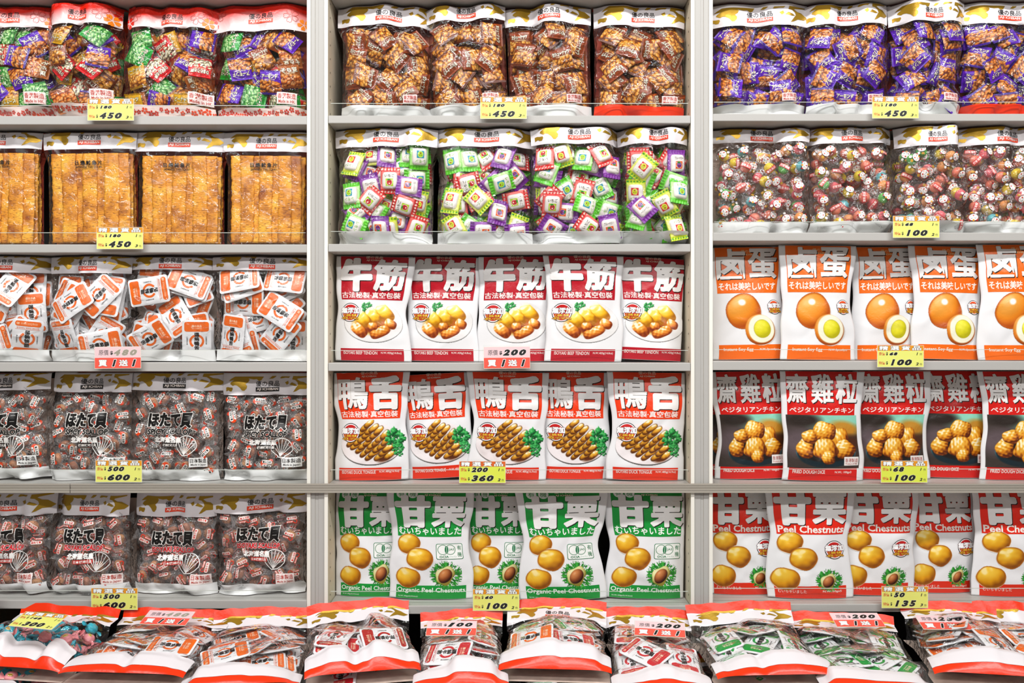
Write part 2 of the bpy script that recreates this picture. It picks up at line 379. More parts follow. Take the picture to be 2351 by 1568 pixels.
def zpx(py): return wz(py) * 1000
def xpx(px): return px - CX
UNITS = {
    'left': dict(x=(-175, 706), panels=((-195, -175), (706, 723)), boards=[(-34, -10), (266, 286), (561, 580), (832, 853), (1378, 1398)]),
    'centre': dict(x=(752, 1587), panels=((731, 752), (1587, 1609)), boards=[(-36, -12), (265, 283), (560, 578), (833, 852), (1391, 1410)]),
    'right': dict(x=(1635, 2520), panels=((1616, 1635), (2520, 2540)), boards=[(-36, -14), (261, 278), (534, 553), (829, 850), (1387, 1405)]),
}
RAIL = (1109, 1130)
SHELFZ = {}
for side, U in UNITS.items():
    root = empty('shelving_unit', Matrix.Translation((xpx(sum(U['x']) / 2) / 1000, .2, 0)))
    tag(root, {'left': 'grey metal shelving unit on the left, with the mixed nut and dried squid bags', 'centre': 'grey metal shelving unit in the middle between the two posts',
               'right': 'grey metal shelving unit on the right, with the orange egg pouches'}[side], 'shelf')
    ox = xpx(sum(U['x']) / 2)
    for k, (a, c) in enumerate(U['panels']):
        inner_right = (k == 0)
        b = MB(); b.box(xpx(a) - ox, xpx(c) - ox, -198, 200, 2, 2340)
        o = obj('side_panel', b.mesh('side_panel', [INNER, BOARD], False), root)
        # the face towards the shop is painted grey
        for p in o.data.polygons:
            if p.normal.y < -.5: p.material_index = 1
        b = MB(); e0, e1 = (c - 7, c + 1) if inner_right else (a - 1, a + 7)
        b.box(xpx(e0) - ox, xpx(e1) - ox, -201.5, -198, 2, 2340)
        obj('edge_strip', b.mesh('edge_strip', [EDGE], False), root)
        b = MB()                                          # peg holes of the adjustable shelves
        xs = xpx(c) - ox + .3 if inner_right else xpx(a) - ox - .3
        for zz in np.arange(700, 2300, 32.0):
            for yy in (-170, ):
                t = np.arange(8) * math.pi / 4; V = np.stack([np.full(8, xs), yy + 2.4 * np.cos(t), zz + 2.4 * np.sin(t)], 1)
                b.add(V, [(0, 1, 2), (0, 2, 3), (0, 3, 4), (0, 4, 5), (0, 5, 6), (0, 6, 7)], '#2c241c')
        obj('peg_holes', b.mesh('peg_holes', [PAPER], False), root)
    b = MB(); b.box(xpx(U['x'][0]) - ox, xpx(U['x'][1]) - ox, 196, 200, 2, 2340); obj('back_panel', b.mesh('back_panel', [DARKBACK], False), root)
    zs = []
    for k, (t, bt) in enumerate(U['boards']):
        b = MB(); b.box(xpx(U['x'][0]) - ox + 1.5, xpx(U['x'][1]) - ox - 1.5, -200, 196, zpx(bt), zpx(t))
        bevel(obj('shelf_board', b.mesh('shelf_board', [BOARD], False), root), .0016, 2)
        zs.append(zpx(t))
    b = MB(); b.box(xpx(U['x'][0]) - ox + 1.5, xpx(U['x'][1]) - ox - 1.5, -200, 196, zpx(RAIL[1]) + 1, zpx(RAIL[0]) - 3)
    obj('shelf_board', b.mesh('shelf_board', [BOARD], False), root)
    zs.insert(4, zpx(RAIL[0]) - 3); SHELFZ[side] = [z / 1000 for z in zs]
# filler strips in the posts between the units, and the long rail
for k, (a, c) in enumerate(((723.4, 730.6), (1609.4, 1615.6))):
    b = MB(); b.box(xpx(a), xpx(c), 3, 380, 2, 2340); struct('trim_%d' % (k + 1), b, BOARD)
root = empty('front_rail', Matrix.Translation((0, 0, zpx(RAIL[1]) / 1000)))
tag(root, 'long ribbed aluminium rail running across all three shelving units above the bottom row', 'rail')
H = zpx(RAIL[0]) - zpx(RAIL[1])
b = MB(); X0, X1 = -1380, 1380
b.box(X0, X1, -8, -3.6, 0, H)
b.box(X0, X1, -10, -8, H - 4, H); b.box(X0, X1, -9.3, -8, H - 9, H - 5); b.box(X0, X1, -10, -8, H - 15, H - 11); b.box(X0, X1, -9.3, -8, 0, H - 15.6)
obj('rail_profile', b.mesh('rail_profile', [RAILM], False), root)
b = MB(); b.box(xpx(165.5), xpx(166.3), -10.2, -7, 0, H, '#3a342c'); obj('seam', b.mesh('seam', [PAPER], False), root)

# the low counter in front
b = MB(); CTOP = ZC - .728
root = empty('display_counter', Matrix.Translation((0, -.25, 0))); tag(root, 'low grey display counter under the front row of lying snack bags', 'counter')
b.box(-1500, 1500, -190, 236, CTOP * 1000 - 30, CTOP * 1000); bevel(obj('counter_top', b.mesh('counter_top', [COUNTER], False), root), .004)
b = MB(); b.box(-1490, 1490, -170, 236, 0, CTOP * 1000 - 30); obj('counter_base', b.mesh('counter_base', [BOARD], False), root)

# clear guards along the shelf fronts
GUARD = [('left', 1, 240), ('left', 2, 533), ('left', 3, 803), ('left', 4, 1079), ('left', 5, 1357), ('centre', 1, 235), ('centre', 2, 530), ('centre', 3, 804), ('centre', 4, 1079),
         ('centre', 5, 1359), ('right', 1, 232), ('right', 2, 508), ('right', 3, 802), ('right', 4, 1077), ('right', 5, 1352)]
LVL = ['', 'top', 'second', 'third', 'fourth', 'bottom']
ACEDGE = solid('acrylic_cut_edge', '#c9cfc6', .2)
for side, k, py in GUARD:
    U = UNITS[side]; z0 = SHELFZ[side][k]; h = wz(py) - z0
    a, c = xpx(U['x'][0]) + 6, xpx(U['x'][1]) - 6
    root = empty('acrylic_guard', Matrix.Translation(((a + c) / 2000, .007, z0)))
    tag(root, 'low clear acrylic guard along the front of the %s shelf in the %s unit' % (LVL[k], side), 'shelf guard')
    w = (c - a) / 2; b = MB(); b.box(-w, w, -.8, .8, .2, h * 1000 - 1.2); obj('clear_strip', b.mesh('clear_strip', [ACRYL], False), root)
    b = MB(); b.box(-w, w, -.8, .8, h * 1000 - 1.2, h * 1000); obj('top_edge', b.mesh('top_edge', [ACEDGE], False), root)

# ------------------------------------------------------------------ price tags
def flat_S(u, v): return np.stack([u, np.full_like(u, -1.0), v], 1)
def price_tag(M, rows, label, pink=False, bigfirst=False, orange='#f39a0d', yellow='#f4f27c', box=0.0):
    root = empty('price_tag', M); tag(root, label, 'price tag', 'price tags along the shelf fronts' if not box else 'price tags lying on the front bags')
    W, Hh = 106.0, 50.0
    b = MB(); b.box(-W / 2, W / 2, -1, 0, 0, Hh, '#fbf3e4'); obj('card', b.mesh('card', [PAPER], False), root)
    P = Prints(flat_S, 40, .12, .12)
    if not pink:
        P.add('card_print', rect(-52.4, .8, 52.4, 37.5), yellow, 0); P.add('header_band', rect(-52.4, 37.5, 52.4, 49.4), orange, 0)
        for i, ch in enumerate('精選貨品'):
            t = text(ch, -38.5 + 25.2 * i, 43.4, 20, 9.4, .012); P.add('header_lettering', dilate(t, .9), '#5a3a12', 1); P.add('header_lettering', dilate(t, .25, 6), '#ffffff', 2)
        for i, (lab, num, q) in enumerate(rows):
            y = 30.5 if i == 0 else 9.5
            P.add('price_lettering', text('原價' if i == 0 else '特價', -42.5, y - (0 if i else 0), 13.5, 7.6, .01), '#d8402c', 1)
            P.add('price_lettering', text('$', -31, y, 4.2, 8, .03), '#111111', 1)
            hh = (13.5 if i else (10.5 if bigfirst else 6.6)); n = len(num)
            x0 = -25 if i else -25; pitch = (17.5 if i else (13 if bigfirst else 9.5)); ww = pitch * .88
            for j, ch in enumerate(num):
                cx = x0 + ww / 2 + j * pitch; w = ww * (.6 if ch == '1' else 1)
                t = text(ch, cx, y + (1.5 if i else 0), w, hh, .05, .25); P.add('price_lettering', dilate(t, .8, 6), '#fffbd8', 1); P.add('price_lettering', dilate(t, .3, 6), '#0c0a0a', 2)
            P.add('price_lettering', text(q, 38, y - (2 if i else 0), 7 if q != '1' else 3.6, 6.4, .04, .25), '#111111', 1); P.add('price_lettering', text('件', 46.5, y - (3 if i else 1), 6, 6), '#3a3a2a', 1)
    else:
        P.add('card_print', rect(-52.4, 24.6, 52.4, 49.4), '#f9d3d8', 0); P.add('header_band', rect(-52.4, .8, 52.4, 24.6), '#ff5a48', 0)
        P.add('price_lettering', text('原價', -32, 36.5, 22, 12), '#2c2426', 1); P.add('price_lettering', text('$', -14, 35.5, 6.5, 9, .03), '#111111', 1)
        faded = rows[0] == '480'
        for j, ch in enumerate(rows[0]):
            t = text(ch, -1 + j * 18.5, 36.5, 15.5, 13.5, .05, .28); P.add('price_lettering', dilate(t, .9, 6), '#fdf2f2', 1); P.add('price_lettering', dilate(t, .3, 6), '#a89c8c' if faded else '#0c0a0a', 2)
        for ch, cx, w in (('買', -34, 20), ('1', -8, 8), ('送', 13, 20), ('1', 37, 8)):
            t = text(ch, cx, 12.6, w, 14.5, .02, .25 if ch == '1' else 0)
            if ch == '1': P.add('offer_lettering', dilate(t, 1.7), '#ffffff', 1); P.add('offer_lettering', dilate(t, .7, 6), '#101010', 2)
            else: P.add('offer_lettering', dilate(t, .8, 6), '#6a3a34', 1); P.add('offer_lettering', dilate(t, .3, 6), '#ffffff', 2)
    P.flush(root, (PAPER,))
    b = MB()
    if box: b.box(-W / 2 - 1, W / 2 + 1, -2.2, -1.2 - .4, -1, Hh + 1); b.box(-W / 2 - 1, W / 2 + 1, .6, box, -1, .6); b.box(-W / 2 - 1, W / 2 + 1, .6, box, Hh, Hh + 1.2); b.box(-W / 2 - 1, -W / 2, .6, box, .6, Hh); b.box(W / 2, W / 2 + 1, .6, box, .6, Hh)
    else: b.box(-W / 2 - 1, W / 2 + 1, -2.4, -1.6, -.6, Hh + 4); b.box(-W / 2 - 1, W / 2 + 1, .4, 11.2, Hh - 8, Hh - 6.5); b.box(-W / 2 - 1, W / 2 + 1, .4, 2, -1, 0)
    obj('clear_holder', b.mesh('clear_holder', [ACRYL], False), root)
    return root
YT = [  # centre px, bottom py, rows, orange, what it prices
    (254.5, 277, (('', '180', '1'), ('', '450', '3')), 0, 'mixed nut bags on the top left shelf'), (275.5, 572, (('', '180', '1'), ('', '450', '3')), 0, 'dried squid bags on the left unit'),
    (273, 1107, (('', '500', '1'), ('', '600', '2')), 1, 'black lettered scallop bags on the left unit'), (263, 1400, (('', '500', '1'), ('', '600', '2')), 1, 'red lettered scallop bags on the left unit'),
    (1156, 273, (('', '180', '1'), ('', '450', '3')), 0, 'brown cashew bags on the top middle shelf'), (1107.5, 1109, (('', '200', '1'), ('', '360', '2')), 1, 'orange duck tongue pouches'),
    (1139, 1402, (('', '60', '1'), ('', '100', '2')), 0, 'green chestnut pouches'), (2055.5, 272, (('', '180', '1'), ('', '450', '3')), 0, 'purple almond bags on the top right shelf'),
    (2103, 546, (('', '68', '1'), ('', '100', '2')), 0, 'clear bags of round candies'), (2067, 843, (('', '68', '1'), ('', '100', '2')), 0, 'orange egg pouches'),
    (2075.5, 1108, (('', '68', '1'), ('', '100', '2')), 1, 'red fried dough pouches'), (2077, 1396, (('', '50', '1'), ('', '135', '3')), 1, 'red chestnut pouches')]
for px, py, rows, big, what in YT:
    y = -.0125; M = Matrix.Translation((wx(px, y), y, wz(py, y)))
    price_tag(M, rows, 'yellow price tag below the ' + what, False, big, '#e8641a' if 'duck' in what else '#f39a0d', '#e6ee4e' if ('duck' in what or 'dough' in what) else '#f4f27c')
for px, py, n, what in ((271, 846, '480', 'orange sachet bags on the left unit'), (1164, 846, '200', 'dark red beef tendon pouches')):
    y = -.0125; M = Matrix.Translation((wx(px, y), y, wz(py, y))) @ Matrix.Rotation(math.radians(-.6), 4, 'Y')
    price_tag(M, (n,), 'pink buy one get one tag below the ' + what, True)

def ceiling(side, lv):
    B = UNITS[side]['boards']; return (zpx(RAIL[1]) + 1 if lv == 5 else zpx(RAIL[0]) - 3 if lv == 9 else zpx(B[lv - 1][1])) / 1000
# ------------------------------------------------------------------ printed stand-up pouches
class Pouch:
    def __init__(s, W, H, T=26, seed=0, waist=.05, flare=.02, sway=3, topbend=6, crump=1.6, corner=0.0, xl=(-999, 999)):
        s.xl = xl
        waist *= 1.45; s.W, s.H, s.T, s.waist, s.flare, s.sway, s.tb, s.corner = W, H, T, waist, flare, sway, topbend, corner
        s.rg = ridges(seed + 100, 18, crump, W, H, 6, 12, 20, 60); s.rb = ridges(seed + 300, 9, 3.2, W, H, 12, 26, 30, 110); r = np.random.RandomState(seed); s.ph = r.rand(6) * 6.28; s.wt = .42 + .14 * r.rand()
    def prof(s, t): return s.T * np.clip(1 - t, 0, 1) ** .8 * (.62 + 1.25 * t)
    def S(s, u, v, back=False):
        t = np.clip(v / s.H, 0, 1.02); g = np.clip(u / (s.W / 2), -1, 1)
        hw = 1 - s.waist * np.exp(-((t - s.wt) / .2) ** 2) + s.flare * np.clip((t - .55) / .45, 0, 1) ** 2
        x = u * hw + s.sway * np.sin(math.pi * t * 1.4 + s.ph[0]) + g * (1.6 * np.sin(9 * t + s.ph[1] + (g > 0) * 2) + .9 * np.sin(21 * t + s.ph[2] + (g > 0)))
        p = s.prof(t); e = 1 - np.abs(g) ** 2.4
        bend = s.tb * np.clip((t - .75) / .25, 0, 1) ** 2 + s.corner * np.clip(np.abs(g) - .5, 0, 1) * np.clip((t - .6) / .4, 0, 1) * np.sign(g + s.corner * .0)
        if back: y = .8 + p * e * .8 + bend
        else: y = -p * e - (s.rg(u, v) + s.rb(u, v)) * np.clip(e * 2, .15, 1) * np.clip(t * 8, .2, 1) + bend - .8
        z = v * 1.0
        x = np.clip(x, *s.xl)
        return np.stack([x, y, z], -1)
    def build(s, root, white):
        nu = 45; nv = 64; U, V = np.meshgrid(np.linspace(-s.W / 2, s.W / 2, nu), np.linspace(0, s.H, nv))
        A = s.S(U.ravel(), V.ravel()); B = s.S(U.ravel(), V.ravel(), True)
        b = MB(); b.add(A, grid_faces(nv, nu)); b.add(B, grid_faces(nv, nu, 0, True))
        ring = np.concatenate([np.arange(nv) * nu]); r2 = ring + nu - 1; n = nv * nu
        top = np.arange(nu) + (nv - 1) * nu; bot = np.arange(nu)
        q = []
        for e, f in ((ring, 1), (r2, 0), (top, 1), (bot, 0)):
            k = np.stack([e[:-1], e[1:], e[1:] + n, e[:-1] + n], 1); q.append(k if f else k[:, ::-1])
        me_V = np.concatenate([A, B]); b = MB(); b.add(me_V, np.concatenate([grid_faces(nv, nu), grid_faces(nv, nu, n, True)] + q))
        return obj('pouch_body', b.mesh('pouch_body', [white]), root)
WHITEFILM = solid('white_pouch_film', '#ececee', .3, 0, .5, .2, 50)

def badge(P, cx, cy, r, red='#c81e1e'):
    P.add('no_additive_badge', ell(cx, cy, r * 1.08, r * 1.08), '#2a1414', 2); P.add('no_additive_badge', ell(cx, cy, r, r), '#ffffff', 3); P.add('no_additive_badge', ell(cx, cy, r * .9, r * .9), red, 4)
    t = text('無添加', cx, cy + r * .22, r * 2.15, r * .72, .03); P.add('no_additive_badge', dilate(t, .9, 6), '#5a1010', 5); P.add('no_additive_badge', dilate(t, .25, 4), '#ffffff', 6)
    for s, y, w in (('保存料·色素', -.33, 1.5), ('一切使用しておりません', -.66, 2.0)):
        t = text(s, cx, cy + r * y, r * w, r * .3, .02); P.add('no_additive_badge', dilate(t, .5, 6), '#8a1408', 5); P.add('no_additive_badge', t, '#ffd23c', 6)
def title(P, s, cx, cy, w, h, d=2.2, sh=(1.6, -1.8), bold=.02, gap=None):
    n = len(s); D0 = {'牛': 3.8, '筋': 1.7, '鴨': .35, '舌': 3.4, '甘': 3.6, '栗': 1.7, '卤': .9, '蛋': .7, '齋': .05, '雞': .05, '粒': .6}
    for i, ch in enumerate(s):
        d = D0.get(ch, d) + .35; bold = .008
        cw = w / n; t = text(ch, cx - w / 2 + cw * (i + .5), cy, cw * (gap or .88), h, bold)
        P.add('title_lettering', shift(dilate(t, d + .5, 12), *sh), '#141010', 2); P.add('title_lettering', dilate(t, d + .5, 12), '#f7f1ea', 3); P.add('title_lettering', dilate(t, d, 12), '#ebe9e8', 4)
def small_logo(P, cx, cy, col='#f3ddc8'):
    P.add('maker_lettering', text('優の良品', cx, cy + 4, 36, 7), col, 2); P.add('maker_lettering', text('AJI ICHIBAN', cx, cy - 4, 32, 5, .02), col, 2)

PICS = {}
def pic_beef():
    p = Pic(-78, -52, 78, 62, .95)
    p.flat(3, 0, 70, 50, '#6c6a68'); p.flat(3, 1, 69.2, 49.2, '#e9e7e6'); p.flat(4, 4, 50, 34, '#f4f1ee', soft=6); p.flat(0, -2, 46, 29, '#d9a93c', soft=7, op=.8); p.flat(6, -5, 42, 22, '#b4571a', soft=5, op=.85); p.flat(12, -18, 26, 9, '#7a2a0c', soft=5)
    p.parsley(-13, 36, 12, 34, 7)
    for x, y, a, bb, r in ((32, 22, 26, 15, -.75), (4, 13, 24, 14, -.85), (-21, 6, 21, 14, -.7)):
        p.blob(x, y, a, bb, '#a86408', '#f0b414', '#fff08a', rot=r, pw=3, tex=.18, tf=.5, seed=int(a)); p.flat(x - a * .45 * math.cos(r), y - a * .45 * math.sin(r), 4, bb * .75, '#f9d648', rot=r, soft=3, op=.8)
    for x, y, a, bb, r in ((-30, -20, 21, 13, -.7), (44, -4, 14, 11, -.5), (18, -24, 24, 12, .45), (2, -10, 12, 9, 0)):
        p.blob(x, y, a, bb, '#7c2c08', '#d8761c', '#ffcf6c', rot=r, pw=3, tex=.3, tf=.7, seed=int(a))
    return p
def pic_duck():
    p = Pic(-80, -50, 82, 58, .95)
    p.flat(0, 1, 74, 50, '#55504e'); p.flat(0, 3, 74, 49, '#f1e9ea'); p.flat(2, 8, 58, 36, '#e2d9d4', soft=6); p.flat(36, -22, 26, 14, '#5a2608', rot=.6, soft=5)
    q = np.random.RandomState(4)
    for row in range(6):
        n = 7 - abs(row - 2)
        for i in range(n):
            x = -52 + row * 9 + i * 12.5 + q.rand() * 3; y = 4 + row * 8.5 - i * 8.2 + q.rand() * 3
            if (x / 66) ** 2 + ((y - 4) / 46) ** 2 < 1: p.blob(x, y, 15, 6.6, '#5c2c04', '#c8841a', '#f6c852', rot=.5 + q.rand() * .3, pw=2.6, tex=.15, tf=.6, seed=q.randint(99), edge='#4a2204')
    p.parsley(58, 14, 22, 60, 11); p.parsley(64, -14, 14, 30, 12)
    return p
def chestnuts(p, pts):
    for x, y, a, bb, sd in pts:
        p.flat(x, y, a + 1.6, bb + 1.6, '#f4ede0'); p.blob(x, y, a, bb, '#8a4a06', '#d9950f', '#fbd24a', rot=-.3, pw=2.3, tex=.16, tf=.35, wob=.03, seed=sd, edge='#a85c08', hl=.5)
def burr(p, cx, cy, r):
    q = np.random.RandomState(8)
    for _ in range(420):
        a = q.rand() * 6.28; d = r * (.25 + .75 * math.sqrt(q.rand())); g = q.rand()
        p.flat(cx + d * math.cos(a), cy + d * math.sin(a) * .95, r * .2, .75, '#%02x%02x%02x' % (int(10 + 60 * g), int(70 + 130 * g), int(24 + 40 * g)), rot=a + q.uniform(-.5, .5), soft=.8)
    p.blob(cx - 3, cy - 2, r * .55, r * .72, '#8a7a2c', '#d8cf86', '#f4efb8', rot=-.5, hl=.2, wob=.08); p.blob(cx - 3, cy - 3, r * .4, r * .56, '#2c0c04', '#84401a', '#e89a5a', rot=-.5, hl=.6)
def pic_chest(red):
    p = Pic(-72, -72, 76, 72, .95)
    if red: chestnuts(p, ((-34, 48, 27, 25, 1), (-5, 11, 28, 26, 2), (-40, -37, 27, 26, 3))); burr(p, 46, -40, 26)
    else: chestnuts(p, ((-32, 48, 25, 24, 1), (-8, 15, 28, 25, 2), (-32, -30, 25, 23, 3))); burr(p, 46, -22, 32)
    return p
def pic_egg():
    p = Pic(-66, -66, 74, 58, .95)
    p.flat(-10, 12, 43, 40, '#b8b2ac', soft=7, op=.7); p.blob(-12, 14, 41, 39, '#b04a08', '#e8861a', '#f4b052', rot=.5, pw=2.15, hl=.25, edge='#b8560c'); p.flat(-15, 33, 8, 6.5, '#ffffff', soft=4)
    p.flat(27, -30, 36, 35, '#c0b8b0', soft=6, op=.7); p.blob(24, -28, 34, 34, '#9a4208', '#d87a1a', '#f0b060', pw=2.15, hl=0); p.flat(27, -26, 29.5, 31, '#f4f1d8', pw=2.15, soft=2.5); p.flat(29, -26, 19.5, 20.5, '#a89a28'); p.blob(29, -26, 18.5, 19.5, '#b8b010', '#dcd41e', '#f2ec50', pw=2.2, tex=.12, tf=.5, hl=0)
    return p
def pic_dough():
    p = Pic(-75, 0, 75, 122, .95, '#3c332f')
    p.flat(40, 118, 70, 34, '#8fd8c0', soft=26, op=.95); p.flat(46, 92, 32, 16, '#c8821e', rot=-.2, soft=10, op=.9); p.flat(-50, 60, 40, 30, '#5e5054', soft=26); p.flat(50, 60, 30, 16, '#4a2612', soft=14); p.flat(-40, 110, 34, 14, '#2a211c', soft=10)
    p.flat(4, 38, 62, 34, '#5ca0a8', pw=2.2); p.flat(4, 36, 61, 34, '#14262e', pw=2.2, soft=2); p.flat(4, 44, 58, 30, '#1c1412', soft=3)
    for x, y, a, bb, s in ((-40, 46, 17, 24, 1), (-30, 72, 17, 16, 2), (34, 70, 19, 24, 3), (2, 84, 24, 24, 4), (44, 44, 22, 22, 5), (2, 44, 26, 24, 6), (8, 24, 14, 16, 7)):
        p.blob(x, y, a, bb, '#5a2004', '#d98414', '#ffd862', pw=2.1, tex=.38, tf=.75, wob=.06, seed=s, hl=.7)
    return p
def photo(k):
    if k not in PICS: PICS[k] = {'beef': pic_beef, 'duck': pic_duck, 'green': lambda: pic_chest(0), 'red': lambda: pic_chest(1), 'egg': pic_egg, 'dough': pic_dough}[k]()
    p = PICS[k]; return p
def place_pic(P, part, p, du, dv, layer=1):
    V, Q, C = p.mesh(); P.parts.setdefault(part, MB()).add(P.pos(V + [du, dv], layer), Q, C)

def face_art(kind, p, root):
    W, H = p.W, p.H; hb = W / 2; P = Prints(lambda u, v: p.S(u, v))
    if kind in ('beef', 'duck'):
        col = '#b60d22' if kind == 'beef' else '#ee3c0e'; dv = 0 if kind == 'beef' else -3
        P.add('colour_panel', rect(-hb + 12, 147 + dv, hb - 14, H - .6), col, 0); P.add('base_band', rect(-hb + 14, .8, hb - 16, 30), col if kind == 'beef' else '#e02e10', 0)
        title(P, '牛筋' if kind == 'beef' else '鴨舌', -2, 207 + dv, 146, 72, 3.0 if kind == 'beef' else 2.6)
        small_logo(P, -2, H - 6)
        P.add('subtitle_lettering', text('古法秘製·真空包裝', -3, 158 + dv, 136, 15, .018), '#f6e9e4', 1)
        place_pic(P, 'food_photo', photo(kind), 2 if kind == 'beef' else 0, 94 if kind == 'beef' else 84)
        badge(P, -hb + 34, 116 if kind == 'beef' else 112, 21)
        P.add('base_lettering', text('ISOYAKI BEEF TENDON' if kind == 'beef' else 'ISOYAKI DUCK TONGUE', -26, 20, 76, 8, .015), '#f4e2dc', 1)
        P.add('base_lettering', text('N.W.:420g(14.8oz)' if kind == 'beef' else 'N.W.:480g(16.9oz)', 42, 20, 44, 6.4, .01), '#f4e2dc', 1)
    elif kind == 'green':
        col = '#0f9236'
        P.add('colour_panel', rect(-hb + 14, 146, hb - 16, H - .6), col, 0); P.add('base_band', rect(-hb + 14, .8, hb - 14, 32), col, 0)
        title(P, '甘栗', 2, 203, 144, 66, 3.2)
        small_logo(P, 4, H - 8)
        for i, ch in enumerate('有機'): P.add('maker_lettering', ell(-56 + 22 * i, H - 9, 9.5, 9.5), '#eef4ee', 2); P.add('maker_lettering', text(ch, -56 + 22 * i, H - 9, 12, 12), col, 3)
        P.add('subtitle_lettering', text('むいちゃいました', 0, 159, 136, 18, .02), '#f2f7f0', 1)
        place_pic(P, 'food_photo', photo('green'), -14, 80)
        g = '#1f7a4a'; cx, cy = 42, 112
        P.add('organic_mark', rrect(cx - 29, cy - 18, cx + 29, cy + 18, 4), g, 1); P.add('organic_mark', rrect(cx - 27.8, cy - 16.8, cx + 27.8, cy + 16.8, 3.4), '#f4f6f2', 2)
        for x in (-14, 2): P.add('organic_mark', stroke(arc(cx + x, cy + 4, 11, 11, 0, 360, 40), 1.1), g, 3)
        P.add('organic_mark', ell(cx - 6, cy + 4, 4, 9), g, 3); P.add('organic_mark', stroke([(cx - 6, cy - 4), (cx - 6, cy + 12)], .8), '#f4f6f2', 4)
        P.add('organic_mark', text('JAS', cx + 5, cy + 4, 12, 6), g, 4); P.add('organic_mark', text('OCIA', cx - 12, cy - 12, 20, 5, .02), g, 4); P.add('organic_mark', text('ジャパン', cx + 7, cy - 12, 16, 4), '#8fb8a0', 4)
        for i, ch in enumerate('有機'): P.add('organic_mark', text(ch, cx + 21.5, cy + 8 - 15 * i, 9, 11), g, 4)
        P.add('base_lettering', text('Organic Peel Chestnuts', 0, 20, 138, 14, .015), '#f0f6ee', 1); P.add('base_lettering', text('N.W.:50gx5(10.6oz)', -46, 6, 40, 4), '#f0f6ee', 1)
    elif kind == 'red':
        col = '#e3260f'
        P.add('colour_panel', rect(-hb + 12, 150, hb - 14, H - .6), col, 0); P.add('base_band', rect(-hb + 14, .8, hb - 16, 30), '#dc2c12', 0)
        title(P, '甘栗', 0, 210, 144, 70, 4.2, bold=.03)
        P.add('subtitle_lettering', text('Peel Chestnuts', 0, 162, 140, 17, .025), '#f6efe8', 1)
        place_pic(P, 'food_photo', photo('red'), -10, 83); badge(P, hb - 34, 114, 20)
        P.add('base_lettering', text('むいちゃいました', -38, 17, 54, 8), '#f6e4dc', 1); P.add('base_lettering', text('N.W.:50gx5', 40, 17, 38, 6, .012), '#f6e4dc', 1)
    elif kind == 'egg':
        col = '#f26a0c'
        P.add('colour_panel', rect(-hb + 14, 148, hb - 12, H - .6), col, 0); P.add('base_band', rect(-hb + 14, .8, hb - 12, 33), col, 0)
        title(P, '卤蛋', 0, 214, 144, 66, 4.4, bold=.03)
        small_logo(P, 6, H - 14, '#f8d49a')
        P.add('subtitle_lettering', text('それは美味しいです', 0, 163, 136, 18, .022), '#f8f0e6', 1)
        place_pic(P, 'food_photo', photo('egg'), -2, 94); badge(P, hb - 24, 116, 15, '#e8501c')
        P.add('base_lettering', text('Instant Soy Egg', -28, 22, 66, 9, .012), '#f8ecdc', 1); P.add('base_lettering', text('N.W.:2pcsx6pcs', 42, 22, 44, 6.4, .01), '#f8ecdc', 1)
    elif kind == 'dough':
        col = '#d4160f'
        P.add('colour_panel', rect(-hb + 11, 150, hb - 16, H - .6), col, 0); P.add('base_band', rect(-hb + 11, .8, hb - 16, 31), col, 0)
        title(P, '齋雞粒', -2, 212, 150, 66, 2.0)
        P.add('subtitle_lettering', text('ベジタリアンチキン', -2, 163, 136, 13, .018), '#f4ece8', 1)
        place_pic(P, 'food_photo', photo('dough'), -2, 29.5)
        P.add('origin_sticker', rect(hb - 46, 36, hb - 14, 56), '#f1ece8', 2); P.add('origin_sticker', text('香港製造', hb - 30, 48, 28, 9), '#b03028', 3); P.add('origin_sticker', text('Product of HK', hb - 30, 40, 26, 4), '#b03028', 3)
        P.add('base_lettering', text('FRIED DOUGH DICE', -34, 21, 66, 8.4, .02), '#f4e6e0', 1); P.add('base_lettering', text('N.W.: 100gx3', 38, 20, 36, 6.4, .012), '#f4e6e0', 1)
    P.flush(root)

ORD5 = ['leftmost', 'second', 'middle', 'fourth', 'rightmost']
PK = {'beef': ('dark red beef tendon pouch', 'beef tendon pouches on the third shelf of the middle unit', 'third shelf of the middle unit'), 'duck': ('orange duck tongue pouch', 'duck tongue pouches on the fourth shelf of the middle unit', 'fourth shelf of the middle unit'),
      'green': ('green organic chestnut pouch', 'green chestnut pouches on the bottom shelf of the middle unit', 'bottom shelf of the middle unit'), 'egg': ('orange soy egg pouch', 'soy egg pouches on the third shelf of the right unit', 'third shelf of the right unit'),
      'dough': ('red fried dough pouch', 'fried dough pouches on the fourth shelf of the right unit', 'fourth shelf of the right unit'), 'red': ('red peeled chestnut pouch', 'red chestnut pouches on the bottom shelf of the right unit', 'bottom shelf of the right unit')}
